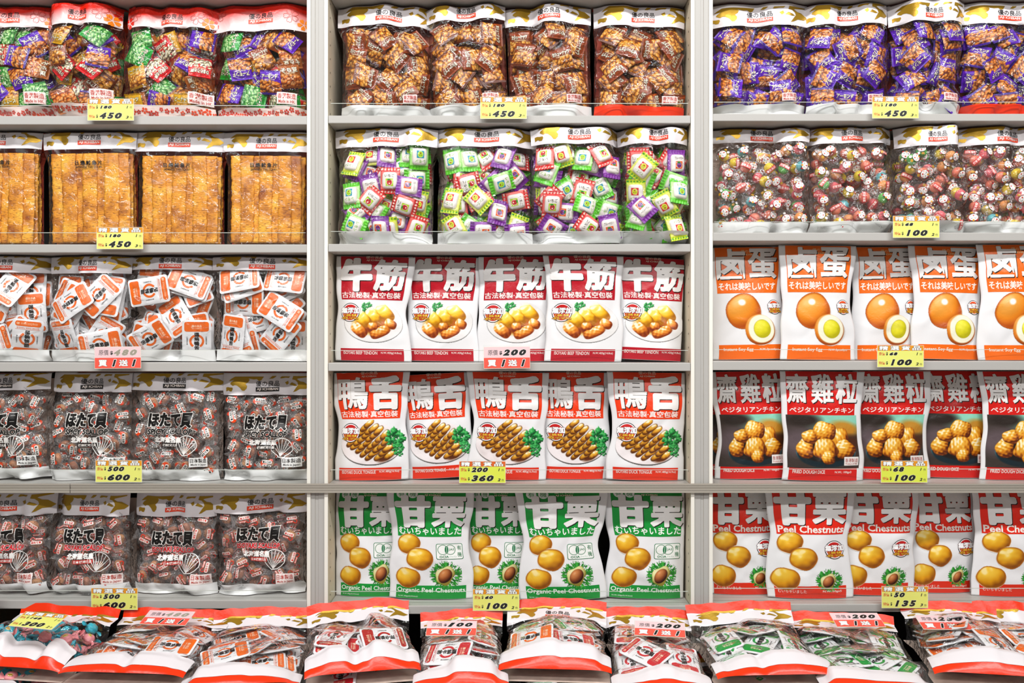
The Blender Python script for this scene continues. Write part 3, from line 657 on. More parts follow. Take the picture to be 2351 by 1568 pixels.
# kind: shelf, level, [(left px, right px, top py, roll deg, depth m, waist, flare, corner)]
PROW = {
    'beef': ('centre', 3, [(763, 940, 580, 1.2, .060, .07, .04, -5), (928, 1102, 583, .8, .078, .05, .01, 3), (1098, 1272, 581, -.4, .074, .03, .01, 3), (1250, 1430, 577, .6, .052, .04, .03, 4), (1410, 1583, 584, 2.6, .068, .06, .02, 6)]),
    'duck': ('centre', 4, [(763, 938, 853, -1.0, .056, .08, .05, -5), (930, 1092, 856, -3.2, .072, .05, .02, 6), (1074, 1254, 853, 1.0, .062, .05, .06, 6), (1240, 1402, 856, .3, .078, .03, .01, -2), (1396, 1578, 853, 1.0, .056, .06, .05, 6)]),
    'green': ('centre', 5, [(764, 926, 1130, 0, .085, .02, 0, 0), (888, 1082, 1131, 0.8, .060, .06, .05, 0), (1063, 1226, 1130, 0, .088, .03, 0, 0), (1193, 1395, 1132, -1.2, .050, .09, .06, 2), (1388, 1582, 1130, 1.0, .062, .06, .05, 3)]),
    'egg': ('right', 3, [(1637, 1812, 556, -1.0, .084, .05, .01, 0), (1796, 1970, 556, .6, .058, .07, .04, 3), (1964, 2122, 561, -.5, .088, .04, .01, 5), (2098, 2268, 558, 1.2, .066, .06, .03, 0), (2258, 2430, 558, 0, .046, .05, .03, 0)]),
    'dough': ('right', 4, [(1646, 1822, 853, -1.0, .078, .06, .03, -3), (1800, 1990, 853, .6, .052, .04, .05, 3), (1968, 2146, 853, .2, .076, .05, .02, 4), (2114, 2296, 853, .6, .098, .04, .04, 4), (2262, 2450, 853, 0, .068, .05, .05, 3)]),
    'red': ('right', 5, [(1626, 1800, 1129, 0, .086, .05, .02, 0), (1766, 1966, 1129, .4, .052, .06, .04, 0), (1926, 2112, 1129, .8, .076, .05, .03, 0), (2092, 2252, 1129, .2, .100, .02, .01, 0), (2244, 2440, 1129, 0, .070, .05, .03, 0)]),
}
def make_pouch(kind, x0, x1, top, roll, y, waist, flare, corner, z, seed, label, group, side, lv):
    y -= .024; f = (D + y) / D; W = (x1 - x0) * f; cx = wx((x0 + x1) / 2, y); tl = abs(math.sin(math.radians(roll))); zt = ceiling(side, lv)
    Hh = min((wz(top, y) - z) * 1000 - 1, (zt - z) * 1000 - 4 - W * tl * 1.05)
    u0, u1 = xpx(UNITS[side]['x'][0]), xpx(UNITS[side]['x'][1]); ex = Hh * tl; xl = (u0 - cx * 1000 + 2.5, u1 - cx * 1000 - 2.5)
    xl = (xl[0] + (ex if roll < 0 else 0), xl[1] - (ex if roll > 0 else 0))
    M = Matrix.Translation((cx, y + .024, z + .0008 + W / 2000 * abs(math.sin(math.radians(roll))))) @ Matrix.Rotation(math.radians(roll), 4, 'Y')
    root = empty('stand_up_pouch', M); tag(root, label, 'snack pouch', group)
    p = Pouch(W, Hh, 24, seed, waist, flare, 2.5, 5, 1.5, corner, xl); p.build(root, WHITEFILM)
    k = Hh / 252.0; q = Pouch(W, Hh, 24, seed, waist, flare, 2.5, 5, 1.5, corner, xl)
    class A: pass
    a = A(); ku = W / 170.0; a.W, a.H = 170.0, 252.0; a.S = lambda u, v: q.S(np.asarray(u) * ku, np.asarray(v) * k)
    face_art(kind, a, root); return root
n = 0
for kind, (side, lv, L) in PROW.items():
    for i, (x0, x1, top, roll, y, wa, fl, co) in enumerate(L):
        n += 1
        make_pouch(kind, x0, x1, top, roll, y, wa, fl, co, SHELFZ[side][lv], n, '%s %s in its row on the %s unit' % (ORD5[i], PK[kind][0], {'centre': 'middle', 'right': 'right'}[side]), PK[kind][1], side, lv)
# the few pouches that show behind the front rows
for kind, x0, x1, top, y, lab in (('beef', 790, 960, 590, .125, 'beef tendon pouch half hidden behind the leftmost and second front ones'), ('beef', 1425, 1590, 590, .130, 'beef tendon pouch standing behind the rightmost crumpled one'),
                                  ('duck', 1420, 1595, 868, .125, 'duck tongue pouch standing behind the rightmost one'), ('dough', 1610, 1780, 858, .128, 'fried dough pouch mostly hidden beside the right hand post'),
                                  ('egg', 1700, 1870, 566, .130, 'soy egg pouch in shadow behind the leftmost and second front ones')):
    n += 1; side, lv, _ = PROW[kind]
    make_pouch(kind, x0, x1, top, 0, y, .03, .01, 0, SHELFZ[side][lv], n, lab, PK[kind][1], side, lv)

# ------------------------------------------------------------------ small wrapped things (each kind built once, copied many times)
def lattice(nx, ny, a, b):
    X, Y = np.meshgrid(np.linspace(-a, a, nx), np.linspace(-b, b, ny)); return X, Y
def closed(X, Y, Zf, Zb):
    ny, nx = X.shape; A = np.stack([X, Y, Zf], -1).reshape(-1, 3); B = np.stack([X, Y, Zb], -1).reshape(-1, 3); n = nx * ny
    return np.concatenate([A, B]), np.concatenate([grid_faces(ny, nx), grid_faces(ny, nx, n, True)])

NUTS = {  # wrapper colour, darker colour, nut colours, lettering
    'cashew': ('#8e3a08', '#5a2204', ('#5a2404', '#cc761a', '#f6b24a'), 'カシューナッツ'), 'almond': ('#5c16b4', '#300a7c', ('#561c00', '#c05c10', '#f49c3c'), 'アーモンド'),
    'peanut': ('#cf9a08', '#946804', ('#7a3404', '#dc841e', '#fac060'), 'ピーナッツ'), 'pea': ('#0a9a2c', '#04661a', ('#1a6a22', '#5cb050', '#c4e8a0'), 'グリーンピース'),
    'seed': ('#d80c14', '#92060c', ('#3a3020', '#e8dca8', '#fffbe6'), 'ひまわりの種'), 'broad': ('#a85a1e', '#7a3a0e', ('#7c2804', '#da6c1e', '#faac60'), 'そら豆')}
def nut_packet_mesh(kind, seed):
    a, b = 22.0, 24.0; r = np.random.RandomState(seed); rg = ridges(seed + 7, 9, 1.3, 44, 48, 1.5, 4, 8, 25); jw = r.uniform(-.06, .06)
    def S(u, v):
        gx, gy = np.clip(np.abs(u / a), 0, 1), np.clip(np.abs(v / 20.0), 0, 1)
        z = 6.6 * (1 - gx ** 2.6) ** .7 * (1 - gy ** 2.6) ** .7 + rg(u, v + 24) * (.25 + .75 * (1 - gx ** 3) * (1 - gy ** 3)) + .5
        z = z + np.where(np.abs(v) > 20.5, .7 * np.sin(v * 4.5), 0)
        return np.stack([u * (1 + .04 * np.cos(v / 9 + seed)), v + u * jw, z], -1)
    X, Y = lattice(40, 44, a, b); F = S(X.ravel(), Y.ravel()); Bk = F.copy(); Bk[:, 2] = -np.maximum(F[:, 2] * .8, .3)
    p = Pic(-a, -b, a, b, .01 + 2 * b / 43, None); p.X, p.Y = X, Y; p.c = np.ones(X.shape + (3,)); p.a = np.ones(X.shape)
    base, dark, nc, lab = NUTS[kind]; p.c[:] = srgb(base); p.mix(np.clip(p.noise(.5, seed) * .8, 0, 1), srgb(dark)); p.mix(np.clip(p.noise(.4, seed + 3) * .9 - .25, 0, .6), np.minimum(srgb(base) * 1.5 + .1, 1))
    lo = -19.5
    for _ in range(60):
        x, y = r.uniform(-a, a), r.uniform(lo, 1.5)
        L_ = 6.2 if kind in ('cashew', 'almond') else 5.2
        if kind == 'seed': L_ = 4.5
        p.blob(x, y, L_ * r.uniform(.8, 1.15), L_ * (.5 if kind in ('almond', 'seed') else .66), *nc, rot=r.rand() * 3.1, hl=.18, tex=.12, tf=1.2, seed=r.randint(99), edge='#4a2006' if kind not in ('pea', 'seed') else ('#0c4a14' if kind == 'pea' else '#2a2218'))
    p.c[Y < -20.5] = srgb(dark); p.mix(((Y < -20.5) & (np.sin(X * 1.6) > 0)) * .35, srgb(base))
    b_ = MB(); C = arr_lin(p.c.reshape(-1, 3)); n = len(F)
    b_.add(F, grid_faces(*X.shape), C); b_.add(Bk, grid_faces(*X.shape, 0, True), np.broadcast_to(lin(base), (n, 3)))
    P = Prints(S, 3, .15, .12)
    t = text(lab, 0, 12.2, 34, 8.5, .02); P.add('p', dilate(t, .75, 6), '#1c1206', 1); P.add('p', dilate(t, .12, 4), '#f4ead0' if kind != 'peanut' else '#fff6c8', 2)
    P.add('p', text('Roasted Snack' if False else {'cashew': 'Cashewnut', 'almond': 'Almond', 'peanut': 'Roasted Peanut', 'pea': 'Green Pea', 'seed': 'Sunflower', 'broad': 'Broad Bean'}[kind], 0, 6.3, 22, 2.6, .02), '#f0dcae', 1)
    m = P.parts['p']; V = np.concatenate(m.V); b_.add(V, np.concatenate(m.F3), np.concatenate(m.C))
    return b_.mesh('nut_packet', [FOOD])

SACH = {'orange': ('#f06a10', '磯燒鴨舌', 'ISOYAKI DUCK TONGUE'), 'red': ('#cc1c28', '磯燒牛筋', 'ISOYAKI BEEF TENDON'), 'green': ('#129a3a', '磯燒鴨腎', 'ISOYAKI DUCK GIZZARD'), 'dark': ('#b41a12', '磯燒牛肚', 'ISOYAKI BEEF TRIPE')}
def sachet_mesh(kind, seed):
    a, b = 32.0, 48.0; rg = ridges(seed + 40, 12, 1.7, 64, 96, 2, 6, 10, 40); r = np.random.RandomState(seed); k1, k2 = r.uniform(-1, 1, 2)
    def S(u, v):
        gx, gy = np.clip(np.abs(u / a), 0, 1), np.clip(np.abs(v / b), 0, 1); e = (1 - gx ** 3) * (1 - gy ** 3)
        z = 3.6 * np.maximum(e, 0) ** .6 + rg(u, v + 48) * (.35 + .65 * e) + .6 + 2.2 * k1 * (u / a) ** 2 * np.sign(k1 * .5) + 2.6 * k2 * (v / b) ** 2
        return np.stack([u, v, z], -1)
    X, Y = lattice(24, 34, a, b); q = 7.0                               # rounded corners
    dx = np.clip(np.abs(X) - (a - q), 0, None); dy = np.clip(np.abs(Y) - (b - q), 0, None); d = np.sqrt(dx ** 2 + dy ** 2); k = np.where(d > q, q / np.maximum(d, 1e-6), 1)
    X = np.sign(X) * (np.minimum(np.abs(X), a - q) + dx * k); Y = np.sign(Y) * (np.minimum(np.abs(Y), b - q) + dy * k)
    F = S(X.ravel(), Y.ravel()); Bk = F.copy(); Bk[:, 2] -= 1.2 + 4 * np.maximum((1 - np.abs(X.ravel() / a) ** 3) * (1 - np.abs(Y.ravel() / b) ** 3), 0)
    b_ = MB(); n = len(F); b_.add(F, grid_faces(*X.shape), '#f0f0f2'); b_.add(Bk, grid_faces(*X.shape, 0, True), '#d8d8da')
    col, t1, t2 = SACH[kind]; P = Prints(S, 3.5, .2, .14)
    P.add('p', rrect(-27, 21, 27, 44, 5), col, 1)
    for s, y, h in (('優の良品', 34, 6), ('AJI ICHIBAN', 28, 3)): P.add('p', text(s, 0, y, 22, h, .01), '#ffe6c4', 2)
    P.add('p', rrect(-27, -44, 27, -32, 5), col, 1); P.add('p', text('ISOYAKI SNACK' if False else t2, -2, -38, 34, 4), '#ffe0b8', 2); P.add('p', text('85', 21, -38, 6, 5, .02), '#ffe0b8', 2)
    P.add('p', text(t2, 0, -28, 46, 3.6, .01), col, 1); P.add('p', stroke([(-26, -24.6), (26, -24.6)], .6), col, 1)
    P.add('p', stroke(arc(0, -2, 14, 14, -60, 235, 26), 5.0), col, 1)
    for i, ch in enumerate(t1): P.add('p', dilate(text(ch, 0, 14 - 10.6 * i, 10.5, 9.6, .01), .35, 4), '#161210', 3)
    for sx in (-21, 21):
        P.add('p', text('味付即食', sx, -2, 3, 16, 0, 0, 0) if False else text('真空包裝即食', sx, 0, 20, 3, .01, 0, math.pi / 2), '#3a3634', 2)
    m = P.parts['p']; b_.add(np.concatenate(m.V), np.concatenate(m.F3), np.concatenate(m.C))
    return b_.mesh('foil_sachet', [FOIL])

MARSH = {'lime': ('#5cc81e', '#e8f2d8', None, '#1f9ab0', '#a8dc1c', 'レモン', '#8ac43c'), 'mango': ('#c8dc2c', '#f4e9a8', '#1f9a2c', '#d81e14', '#d8dc1c', 'マンゴー', '#7ab02c'), 'berry': ('#7a1f96', '#b88ac8', None, '#f05a1c', '#6a1a8a', 'ブルーベリー', '#3a2030'), 'straw': ('#d81e1c', '#f4a8a0', '#f6e0d0', '#b8d81c', '#d01e1c', 'いちご', '#2a1210')}
def marsh_meshes(kind, seed):
    col, mid, dot, sq, fc, lab, lc = MARSH[kind]; a, b = 17.0, 23.0; r = np.random.RandomState(seed); rg = ridges(seed, 8, .9, 34, 46, 1.5, 3.5, 6, 18)
    X, Y = lattice(26, 34, a, b); gx, gy = np.abs(X / a), np.abs(Y / b); Z = -2.5 + 3 * np.sqrt(np.clip(1 - gx ** 3, 0, 1)) * np.sqrt(np.clip(1 - (Y / 17) ** 4, 0, 1)) + rg(X, Y + 23) + np.where(np.abs(Y) > 17, .9 * np.sin(X * 1.2 + seed), 0)
    X2 = X * (1 + .1 * np.clip(gy - .7, 0, 1)); C = np.ones(X.shape + (3,)) * srgb(col)
    core = (np.abs(Y) < 15.5) & (np.abs(X) < 16); C[core] = srgb(mid) * .6 + srgb(col) * .4
    if dot:
        for yy in (-19.5, 19.5):
            for xx in np.arange(-14, 15, 5.6): C[((X - xx) ** 2 + (Y - yy) ** 2) < 3.4] = srgb(dot)
    V, F = closed(X2, Y, Z, -4.5 + 0 * Z); m = MB(); m.add(V, F, np.concatenate([arr_lin(C.reshape(-1, 3))] * 2))
    wrap = m.mesh('wrapped_marshmallow', [FOOD])
    A, B = 13.2, 14.6; n = 22; X, Y = lattice(n, n, 1, 1); th = .9; sx = np.sign(X) * np.abs(X) ** th * A; sy = np.sign(Y) * np.abs(Y) ** th * B
    rr = np.maximum(1e-6, (np.abs(X) ** 5 + np.abs(Y) ** 5) ** .2); mx = np.maximum(np.abs(X), np.abs(Y)); k = np.where(rr > 0, mx / rr, 1); sx, sy = sx * k, sy * k
    def zf(u, v): return 5.2 * np.clip(1 - (np.abs(u / A) ** 3.4 + np.abs(v / B) ** 3.4) * .98, 0, 1) ** .45 + 1.2
    Z = zf(sx, sy); V, F = closed(sx, sy, Z, -2.0 + 0 * Z); m = MB(); m.add(V, F, '#f2ece6')
    nv = n * n; rim = []                                             # skirt between the two faces
    idx = np.arange(nv).reshape(n, n); loop = np.concatenate([idx[0], idx[1:, -1], idx[-1, -2::-1], idx[-2:0:-1, 0]]); l2 = np.roll(loop, -1)
    m.F4.append(np.stack([loop, loop + nv, l2 + nv, l2], 1)); m.m4.append(np.zeros(len(loop), int))
    S = lambda u, v: np.stack([u, v, zf(u, v)], -1); P = Prints(S, 2.5, .15, .12)
    oy = -3.6
    P.add('p', rect(-6.6, oy - 6.4, 6.6, oy + 6.4, 2), sq, 1); P.add('p', ell(0, oy, 5, 5.4, 20), '#f6f4b0' if kind != 'straw' else '#ffffff', 2); P.add('p', ell(0, oy, 4.5, 4.9, 20), fc, 3)
    if kind in ('straw', 'berry'): P.add('p', ell(-1, oy + 4.6, 3, 1.5, 10), '#2a9a2c', 4)
    dk = '#1c1410'
    for ex in (-1.7, 1.7): P.add('p', stroke(arc(ex, oy + .8, 1.0, .9, 20, 160, 6), .6), dk if kind != 'berry' else '#f4eaf4', 4)
    P.add('p', ell(0, oy - 2, 1.5, 1.1, 10), '#a01810' if kind != 'straw' else '#ffe8e0', 4)
    P.add('p', text(lab, 0, 8.2, 17, 5.2, .01), lc, 1)
    q = P.parts['p']; m.add(np.concatenate(q.V), np.concatenate(q.F3), np.concatenate(q.C))
    return wrap, m.mesh('marshmallow', [vcol('marshmallow_print', .42, 0, .05, 80)])

def sphere(a, b, c, n=18, m=10, lump=0, seed=0):
    t, p = np.meshgrid(np.arange(n + 1) * 2 * math.pi / n, np.linspace(0, math.pi, m)); r = 1 + lump * (np.sin(3 * t + seed) * np.sin(2 * p + seed) + .6 * np.sin(5 * t + 2 * seed) * np.sin(3 * p))
    V = np.stack([a * r * np.sin(p) * np.cos(t), b * r * np.sin(p) * np.sin(t), c * r * np.cos(p)], -1).reshape(-1, 3)
    return V, grid_faces(m, n + 1, 0, True)
CANDY = {c: vcol('boiled_candy', .12, 0, 0) for c in 'x'}['x']
def twist_film(L, W, R, h, seed, flat=.5):
    """clear film round a sweet, gathered at both ends"""
    X, Y = lattice(30, 18, L, 1.0); r = np.random.RandomState(seed); g = np.abs(X / L)
    w = np.where(g < .5, W, W * (.42 + .58 * np.abs((g - .62)) / .38)); Yy = Y * w
    Z = h * np.sqrt(np.clip(1 - (X / (R * 1.5)) ** 2, 0, 1)) * np.clip(1 - np.abs(Y) ** 2.2, 0, 1) + .6 * np.sin(Y * 9 + X * .6 + seed) * np.clip(g * 1.6, .25, 1) + .5 * np.sin(X * 1.1 + seed * 2) * (g > .45)
    return np.stack([X, Yy, Z], -1).reshape(-1, 3), grid_faces(18, 30)
def ball_meshes(col, seed, cat=True):
    m = MB(); V, F = sphere(11.5, 11.5, 10.5, 20, 12); m.add(V, F, col); ball = m.mesh('candy_ball', [CANDY])
    w = MB(); V, F = twist_film(29, 15, 11, 12.2, seed); w.add(V, F, '#ffffff', 0)
    S = lambda u, v: np.stack([u, v, 12.6 * np.sqrt(np.clip(1 - (u / 19) ** 2 - (v / 19) ** 2, .02, 1))], -1); P = Prints(S, 2, .2, .15)
    if cat:                                                          # plain cat face printed on the film
        k = .8; P_ = P
        class K:
            def add(s, n, VT, c, l): P_.add(n, (VT[0] * k + [0, 1.5], VT[1]), c, l)
        P = K()
        for e in (-1, 1): P.add('p', poly([(e * 10, 11), (e * 10.5, 3), (e * 3.5, 8)]), '#1a1616', 1); P.add('p', poly([(e * 9.4, 9.6), (e * 9.6, 4), (e * 4.6, 7.6)]), '#d4242c', 2)
        P.add('p', ell(0, 0, 11, 9.6, 22), '#1a1616', 1); P.add('p', ell(0, 0, 10.3, 8.9, 22), '#fbf8f4', 2); P.add('p', ell(0, 8, 2.6, 2.6, 12), '#e89a24', 4)
        for e in (-1, 1): P.add('p', stroke(arc(e * 4.4, .8, 2.5, 2.5, 20, 160, 8), 1.0), '#141010', 3); P.add('p', ell(e * 6.6, -3, 2, 1.5, 10), '#f4b0b0', 3)
        P.add('p', ell(0, -1.2, .9, .7, 8), '#141010', 3); P.add('p', ell(0, -4.6, 2, 2, 10), '#cc2a20', 3)
        P.add('p', ell(-6, -13, 3.2, 3.6, 10), '#fbf8f4', 2); P.add('p', ell(4, -13.5, 4, 3, 10), '#c8982c', 2)
        P = P_
    else:
        P.add('p', rect(-4, -11, 4, 11, 3), '#d8383a', 1)
        P.add('p', text('招財進寶', 0, 0, 20, 5.5, .02, 0, math.pi / 2), '#ffe8e0', 2)
    q = P.parts['p']; w.add(np.concatenate(q.V), np.concatenate(q.F3), np.concatenate(q.C), 1)
    return w.mesh('wrapped_candy', [FILM2, PRINT]), ball
def scallop_mesh(kind, seed):
    r = np.random.RandomState(seed); m = MB(); V, F = sphere(11.5, 9.5, 6.5, 16, 10, .07, seed)
    sh = '#%02x%02x%02x' % tuple(int(c * 255) for c in srgb(('#d07c2c', '#b05c1c', '#dc9244', '#c06c24')[seed % 4])); m.add(V, F, sh, 1)
    V, F = twist_film(24, 14, 11, 8.4, seed); m.add(V, F, '#ffffff', 0)
    S = lambda u, v: np.stack([u, v, 8.9 * np.sqrt(np.clip(1 - (u / 20) ** 2 - (v / 18) ** 2, .02, 1))], -1); P = Prints(S, 2.5, .2, .15)
    if kind == 'spicy':
        P.add('p', ell(6, 3, 7.5, 6, 14), '#e8440c', 1); P.add('p', ell(-7, -4, 4, 3.5, 12), '#d83a14', 1); P.add('p', rrect(-10, -3.4, 10, 3.4, 3), '#f4f0ea', 2); P.add('p', text('ほたて貝', 0, 0, 17, 5, .05), '#141212', 3); P.add('p', rrect(-10, 5, 8, 9, 2), '#f4f0ea', 2); P.add('p', text('元貝辣味', -1, 7, 14, 3.2, .05), '#141212', 3)
    else:
        P.add('p', rrect(-10, -3.2, 10, 3.2, 2.6), '#f4e6de', 2); P.add('p', text('ほたて貝', 0, 0, 17, 4.6, .05), '#d02a1c', 3); P.add('p', stroke(arc(-6, 6.5, 3.4, 3.4, 0, 300, 12), 1.6), '#d8321e', 2); P.add('p', rrect(-2, 5, 11, 8.6, 1.6), '#d43a26', 2); P.add('p', text('磯燒元貝', 4.5, 6.8, 11, 2.6, .03), '#fff0e6', 3)
    q = P.parts['p']; m.add(np.concatenate(q.V), np.concatenate(q.F3), np.concatenate(q.C), 2)
    return m.mesh('scallop_sweet', [CELLO, vcol('cooked_scallop', .35, 0, .3, 200), PRINT])
def twist_mesh(col, seed):
    m = MB(); n, k = 30, 22; t, p = np.meshgrid(np.arange(n + 1) * 2 * math.pi / n, np.linspace(0, 1, k)); x = (p - .5) * 46; g = np.abs(p - .5) * 2
    R = np.where(g < .52, 12.5 * np.sqrt(np.clip(1 - (g / .62) ** 2, 0, 1)), 0); R = np.maximum(R, np.where(g > .55, 2.2 + 9 * np.clip(g - .58, 0, 1) / .42, 2.6)); R = R * (1 + .07 * np.sin(7 * t + seed) + .05 * np.sin(13 * t + x * .5))
    zf = np.where(g > .55, .35, .9); V = np.stack([x, R * np.cos(t), R * np.sin(t) * zf], -1).reshape(-1, 3); m.add(V, grid_faces(k, n + 1, 0, True), col)
    S = lambda u, v: np.stack([u, v, 12 * .92 * np.sqrt(np.clip(1 - (u / 15) ** 2 - (v / 13.5) ** 2, .05, 1)) + .3], -1); P = Prints(S, 2, .3, .2)
    P.add('p', ell(0, 0, 5.4, 3.6, 14), '#f2dc9a', 1); P.add('p', poly([(-4, -1.6), (4, -1.6), (4.6, 2.4), (2, .8), (0, 3), (-2, .8), (-4.6, 2.4)]), '#c8a02c', 2)
    q = P.parts['p']; m.add(np.concatenate(q.V), np.concatenate(q.F3), np.concatenate(q.C)); return m.mesh('twist_wrapped_sweet', [vcol('waxed_wrapper', .4, 0, .4, 120)])
SQUID = None
def squid_mats():
    global SQUID
    if SQUID: return SQUID
    m, N, L, b = base_mat('dried_squid'); tc = N.new('ShaderNodeTexCoord'); mp = N.new('ShaderNodeMapping'); oi = N.new('ShaderNodeObjectInfo')
    ad = N.new('ShaderNodeVectorMath'); ad.operation = 'ADD'; sc = N.new('ShaderNodeVectorMath'); sc.operation = 'SCALE'; sc.inputs['Scale'].default_value = 7
    L.new(oi.outputs['Location'], sc.inputs[0]); L.new(tc.outputs['Object'], ad.inputs[0]); L.new(sc.outputs[0], ad.inputs[1])
    n1 = N.new('ShaderNodeTexNoise'); n1.inputs['Scale'].default_value = 26; n1.inputs['Detail'].default_value = 5; L.new(ad.outputs[0], n1.inputs['Vector'])
    mp.inputs['Scale'].default_value = (130, 430, 130); L.new(ad.outputs[0], mp.inputs['Vector']); n2 = N.new('ShaderNodeTexNoise'); n2.inputs['Scale'].default_value = 1; n2.inputs['Detail'].default_value = 3; L.new(mp.outputs[0], n2.inputs['Vector'])
    r1 = N.new('ShaderNodeValToRGB'); E = r1.color_ramp.elements; E[0].position = .28; E[0].color = (*lin('#9c5008'), 1); E[1].position = .72; E[1].color = (*lin('#fbbc3c'), 1); e = r1.color_ramp.elements.new(.5); e.color = (*lin('#e6961a'), 1)
    r2 = N.new('ShaderNodeValToRGB'); E = r2.color_ramp.elements; E[0].position = .3; E[0].color = (.2, .07, .02, 1); E[1].position = .46; E[1].color = (1, 1, 1, 1)
    mx = N.new('ShaderNodeMix'); mx.data_type = 'RGBA'; mx.blend_type = 'MULTIPLY'; mx.inputs[0].default_value = .8
    L.new(n1.outputs['Fac'], r1.inputs['Fac']); L.new(n2.outputs['Fac'], r2.inputs['Fac']); L.new(r1.outputs['Color'], mx.inputs[6]); L.new(r2.outputs['Color'], mx.inputs[7]); L.new(mx.outputs[2], b.inputs['Base Color'])
    bp = N.new('ShaderNodeBump'); bp.inputs['Strength'].default_value = .5; bp.inputs['Distance'].default_value = .002; L.new(n2.outputs['Fac'], bp.inputs['Height']); L.new(bp.outputs['Normal'], b.inputs['Normal']); b.inputs['Roughness'].default_value = .5
    SQUID = m; return m
def squid_mesh(w, h, seed):
    rg = ridges(seed, 6, 1.0, w, h, 3, 8, 20, 60); X, Y = lattice(9, 40, w / 2, h / 2); r = np.random.RandomState(seed); ph = r.rand(4) * 6
    Xe = X + np.sign(X) * (np.abs(X) > w * .3) * (.8 * np.sin(Y * .23 + ph[0]) + .6 * np.sin(Y * .71 + ph[1])) + 1.6 * np.sin(Y * .02 + ph[2])
    Z = 1.6 + rg(X, Y + h / 2) - .8 * (np.abs(X) / (w / 2)) ** 4; V, F = closed(Xe, Y, Z, Z - 2.6); n = X.size; idx = np.arange(n).reshape(X.shape)
    loop = np.concatenate([idx[0], idx[1:, -1], idx[-1, -2::-1], idx[-2:0:-1, 0]]); l2 = np.roll(loop, -1)
    m = MB(); m.add(V, F, '#ffffff'); m.F4.append(np.stack([loop, loop + n, l2 + n, l2], 1)); m.m4.append(np.zeros(len(loop), int)); return m.mesh('squid_slice', [squid_mats()])

# ------------------------------------------------------------------ a pile that grows towards the front film of a bag
class Pile:
    def __init__(s, W, H, seed, cell=2.5):
        s.W, s.H, s.c = W, H, cell; s.x = np.arange(-W / 2, W / 2 + cell, cell); s.z = np.arange(0, H + cell, cell); s.h = np.zeros((len(s.z), len(s.x))) + 5.0; s.r = np.random.RandomState(seed)
    def drop(s, a, b, T, margin, tries=7, zr=None, rotset=None, maxslope=.4, flat=1.0, ext=(20, 20), top=.45):
        best = None; r = s.r; z0, z1 = zr or (margin, s.H - margin * .4)
        for _ in range(tries):
            th = r.uniform(0, 2 * math.pi) if rotset is None else rotset[r.randint(len(rotset))] + r.normal() * .12
            ec, es = abs(math.cos(th)), abs(math.sin(th)); ex = min(ext[0] * ec + ext[1] * es + 1, s.W * .47); ez = min(max(ext[0], ext[-1] if len(ext) > 2 else 0) * es + ext[1] * ec + 1, s.H * .47)
            x = float(np.clip(r.uniform(-s.W / 2 - 4, s.W / 2 + 4), -s.W / 2 + ex, s.W / 2 - ex)); z = float(np.clip(r.uniform(0, s.H - ez * top), ez, 9e9)) if zr is None else r.uniform(max(z0, ez), max(z1, ez + 5))
            R = math.hypot(a, b); i0, i1 = np.searchsorted(s.x, [x - R, x + R]); j0, j1 = np.searchsorted(s.z, [z - R, z + R]); X, Z = np.meshgrid(s.x[i0:i1] - x, s.z[j0:j1] - z); h = s.h[j0:j1, i0:i1]
            c, n = math.cos(th), math.sin(th); u, v = X * c + Z * n, -X * n + Z * c; ins = (np.abs(u) < a) & (np.abs(v) < b)
            if ins.sum() < 12: continue
            A = np.stack([X[ins], Z[ins], np.ones(ins.sum())], 1); g, *_ = np.linalg.lstsq(A, h[ins], rcond=None); gx, gz = np.clip(g[:2] * .85 + r.normal(size=2) * .05, -maxslope, maxslope)
            t = T * .5 * np.sqrt(np.clip((1 - (u / a) ** 4) * (1 - (v / b) ** 4), .02, 1)); pl = gx * X + gz * Z
            gap = np.where(ins, h - pl + t * flat, -1e9); c0 = np.partition(gap[ins], -max(2, int(ins.sum() * .06)))[-max(2, int(ins.sum() * .06))]
            sc = c0 + abs(gx) * 4 + abs(gz) * 4
            if best is None or sc < best[0]: best = (sc, x, z, c0, gx, gz, th, (i0, i1, j0, j1), np.where(ins, c0 + pl + t, -1e9))
        if best is None: return None
        _, x, z, c0, gx, gz, th, (i0, i1, j0, j1), top = best
        s.h[j0:j1, i0:i1] = np.maximum(s.h[j0:j1, i0:i1], top)
        tx = Vector((1, -gx, 0)); tz = Vector((0, -gz, 1)); nrm = tz.cross(tx); nrm.normalize()
        if nrm.y > 0: nrm = -nrm
        X = (tx * math.cos(th) + tz * math.sin(th)); X = (X - nrm * X.dot(nrm)).normalized(); Y = nrm.cross(X)
        M = Matrix((X, Y, nrm)).transposed().to_4x4(); M.translation = Vector((x, -c0, z)) / 1000; return M
    def film(s):
        h = s.h.copy()
        for ax in (0, 1):
            o = h.copy()
            for k in range(1, 5): o = np.maximum(o, np.maximum(np.roll(h, k, ax), np.roll(h, -k, ax)))
            h = o
        for _ in range(2):
            for ax in (0, 1):
                p = np.pad(h, [(2, 2) if a == ax else (0, 0) for a in (0, 1)], 'edge'); h = sum(np.take(p, np.arange(i, i + h.shape[ax]), ax) for i in range(5)) / 5
        return np.maximum(h, s.h) + 2.2

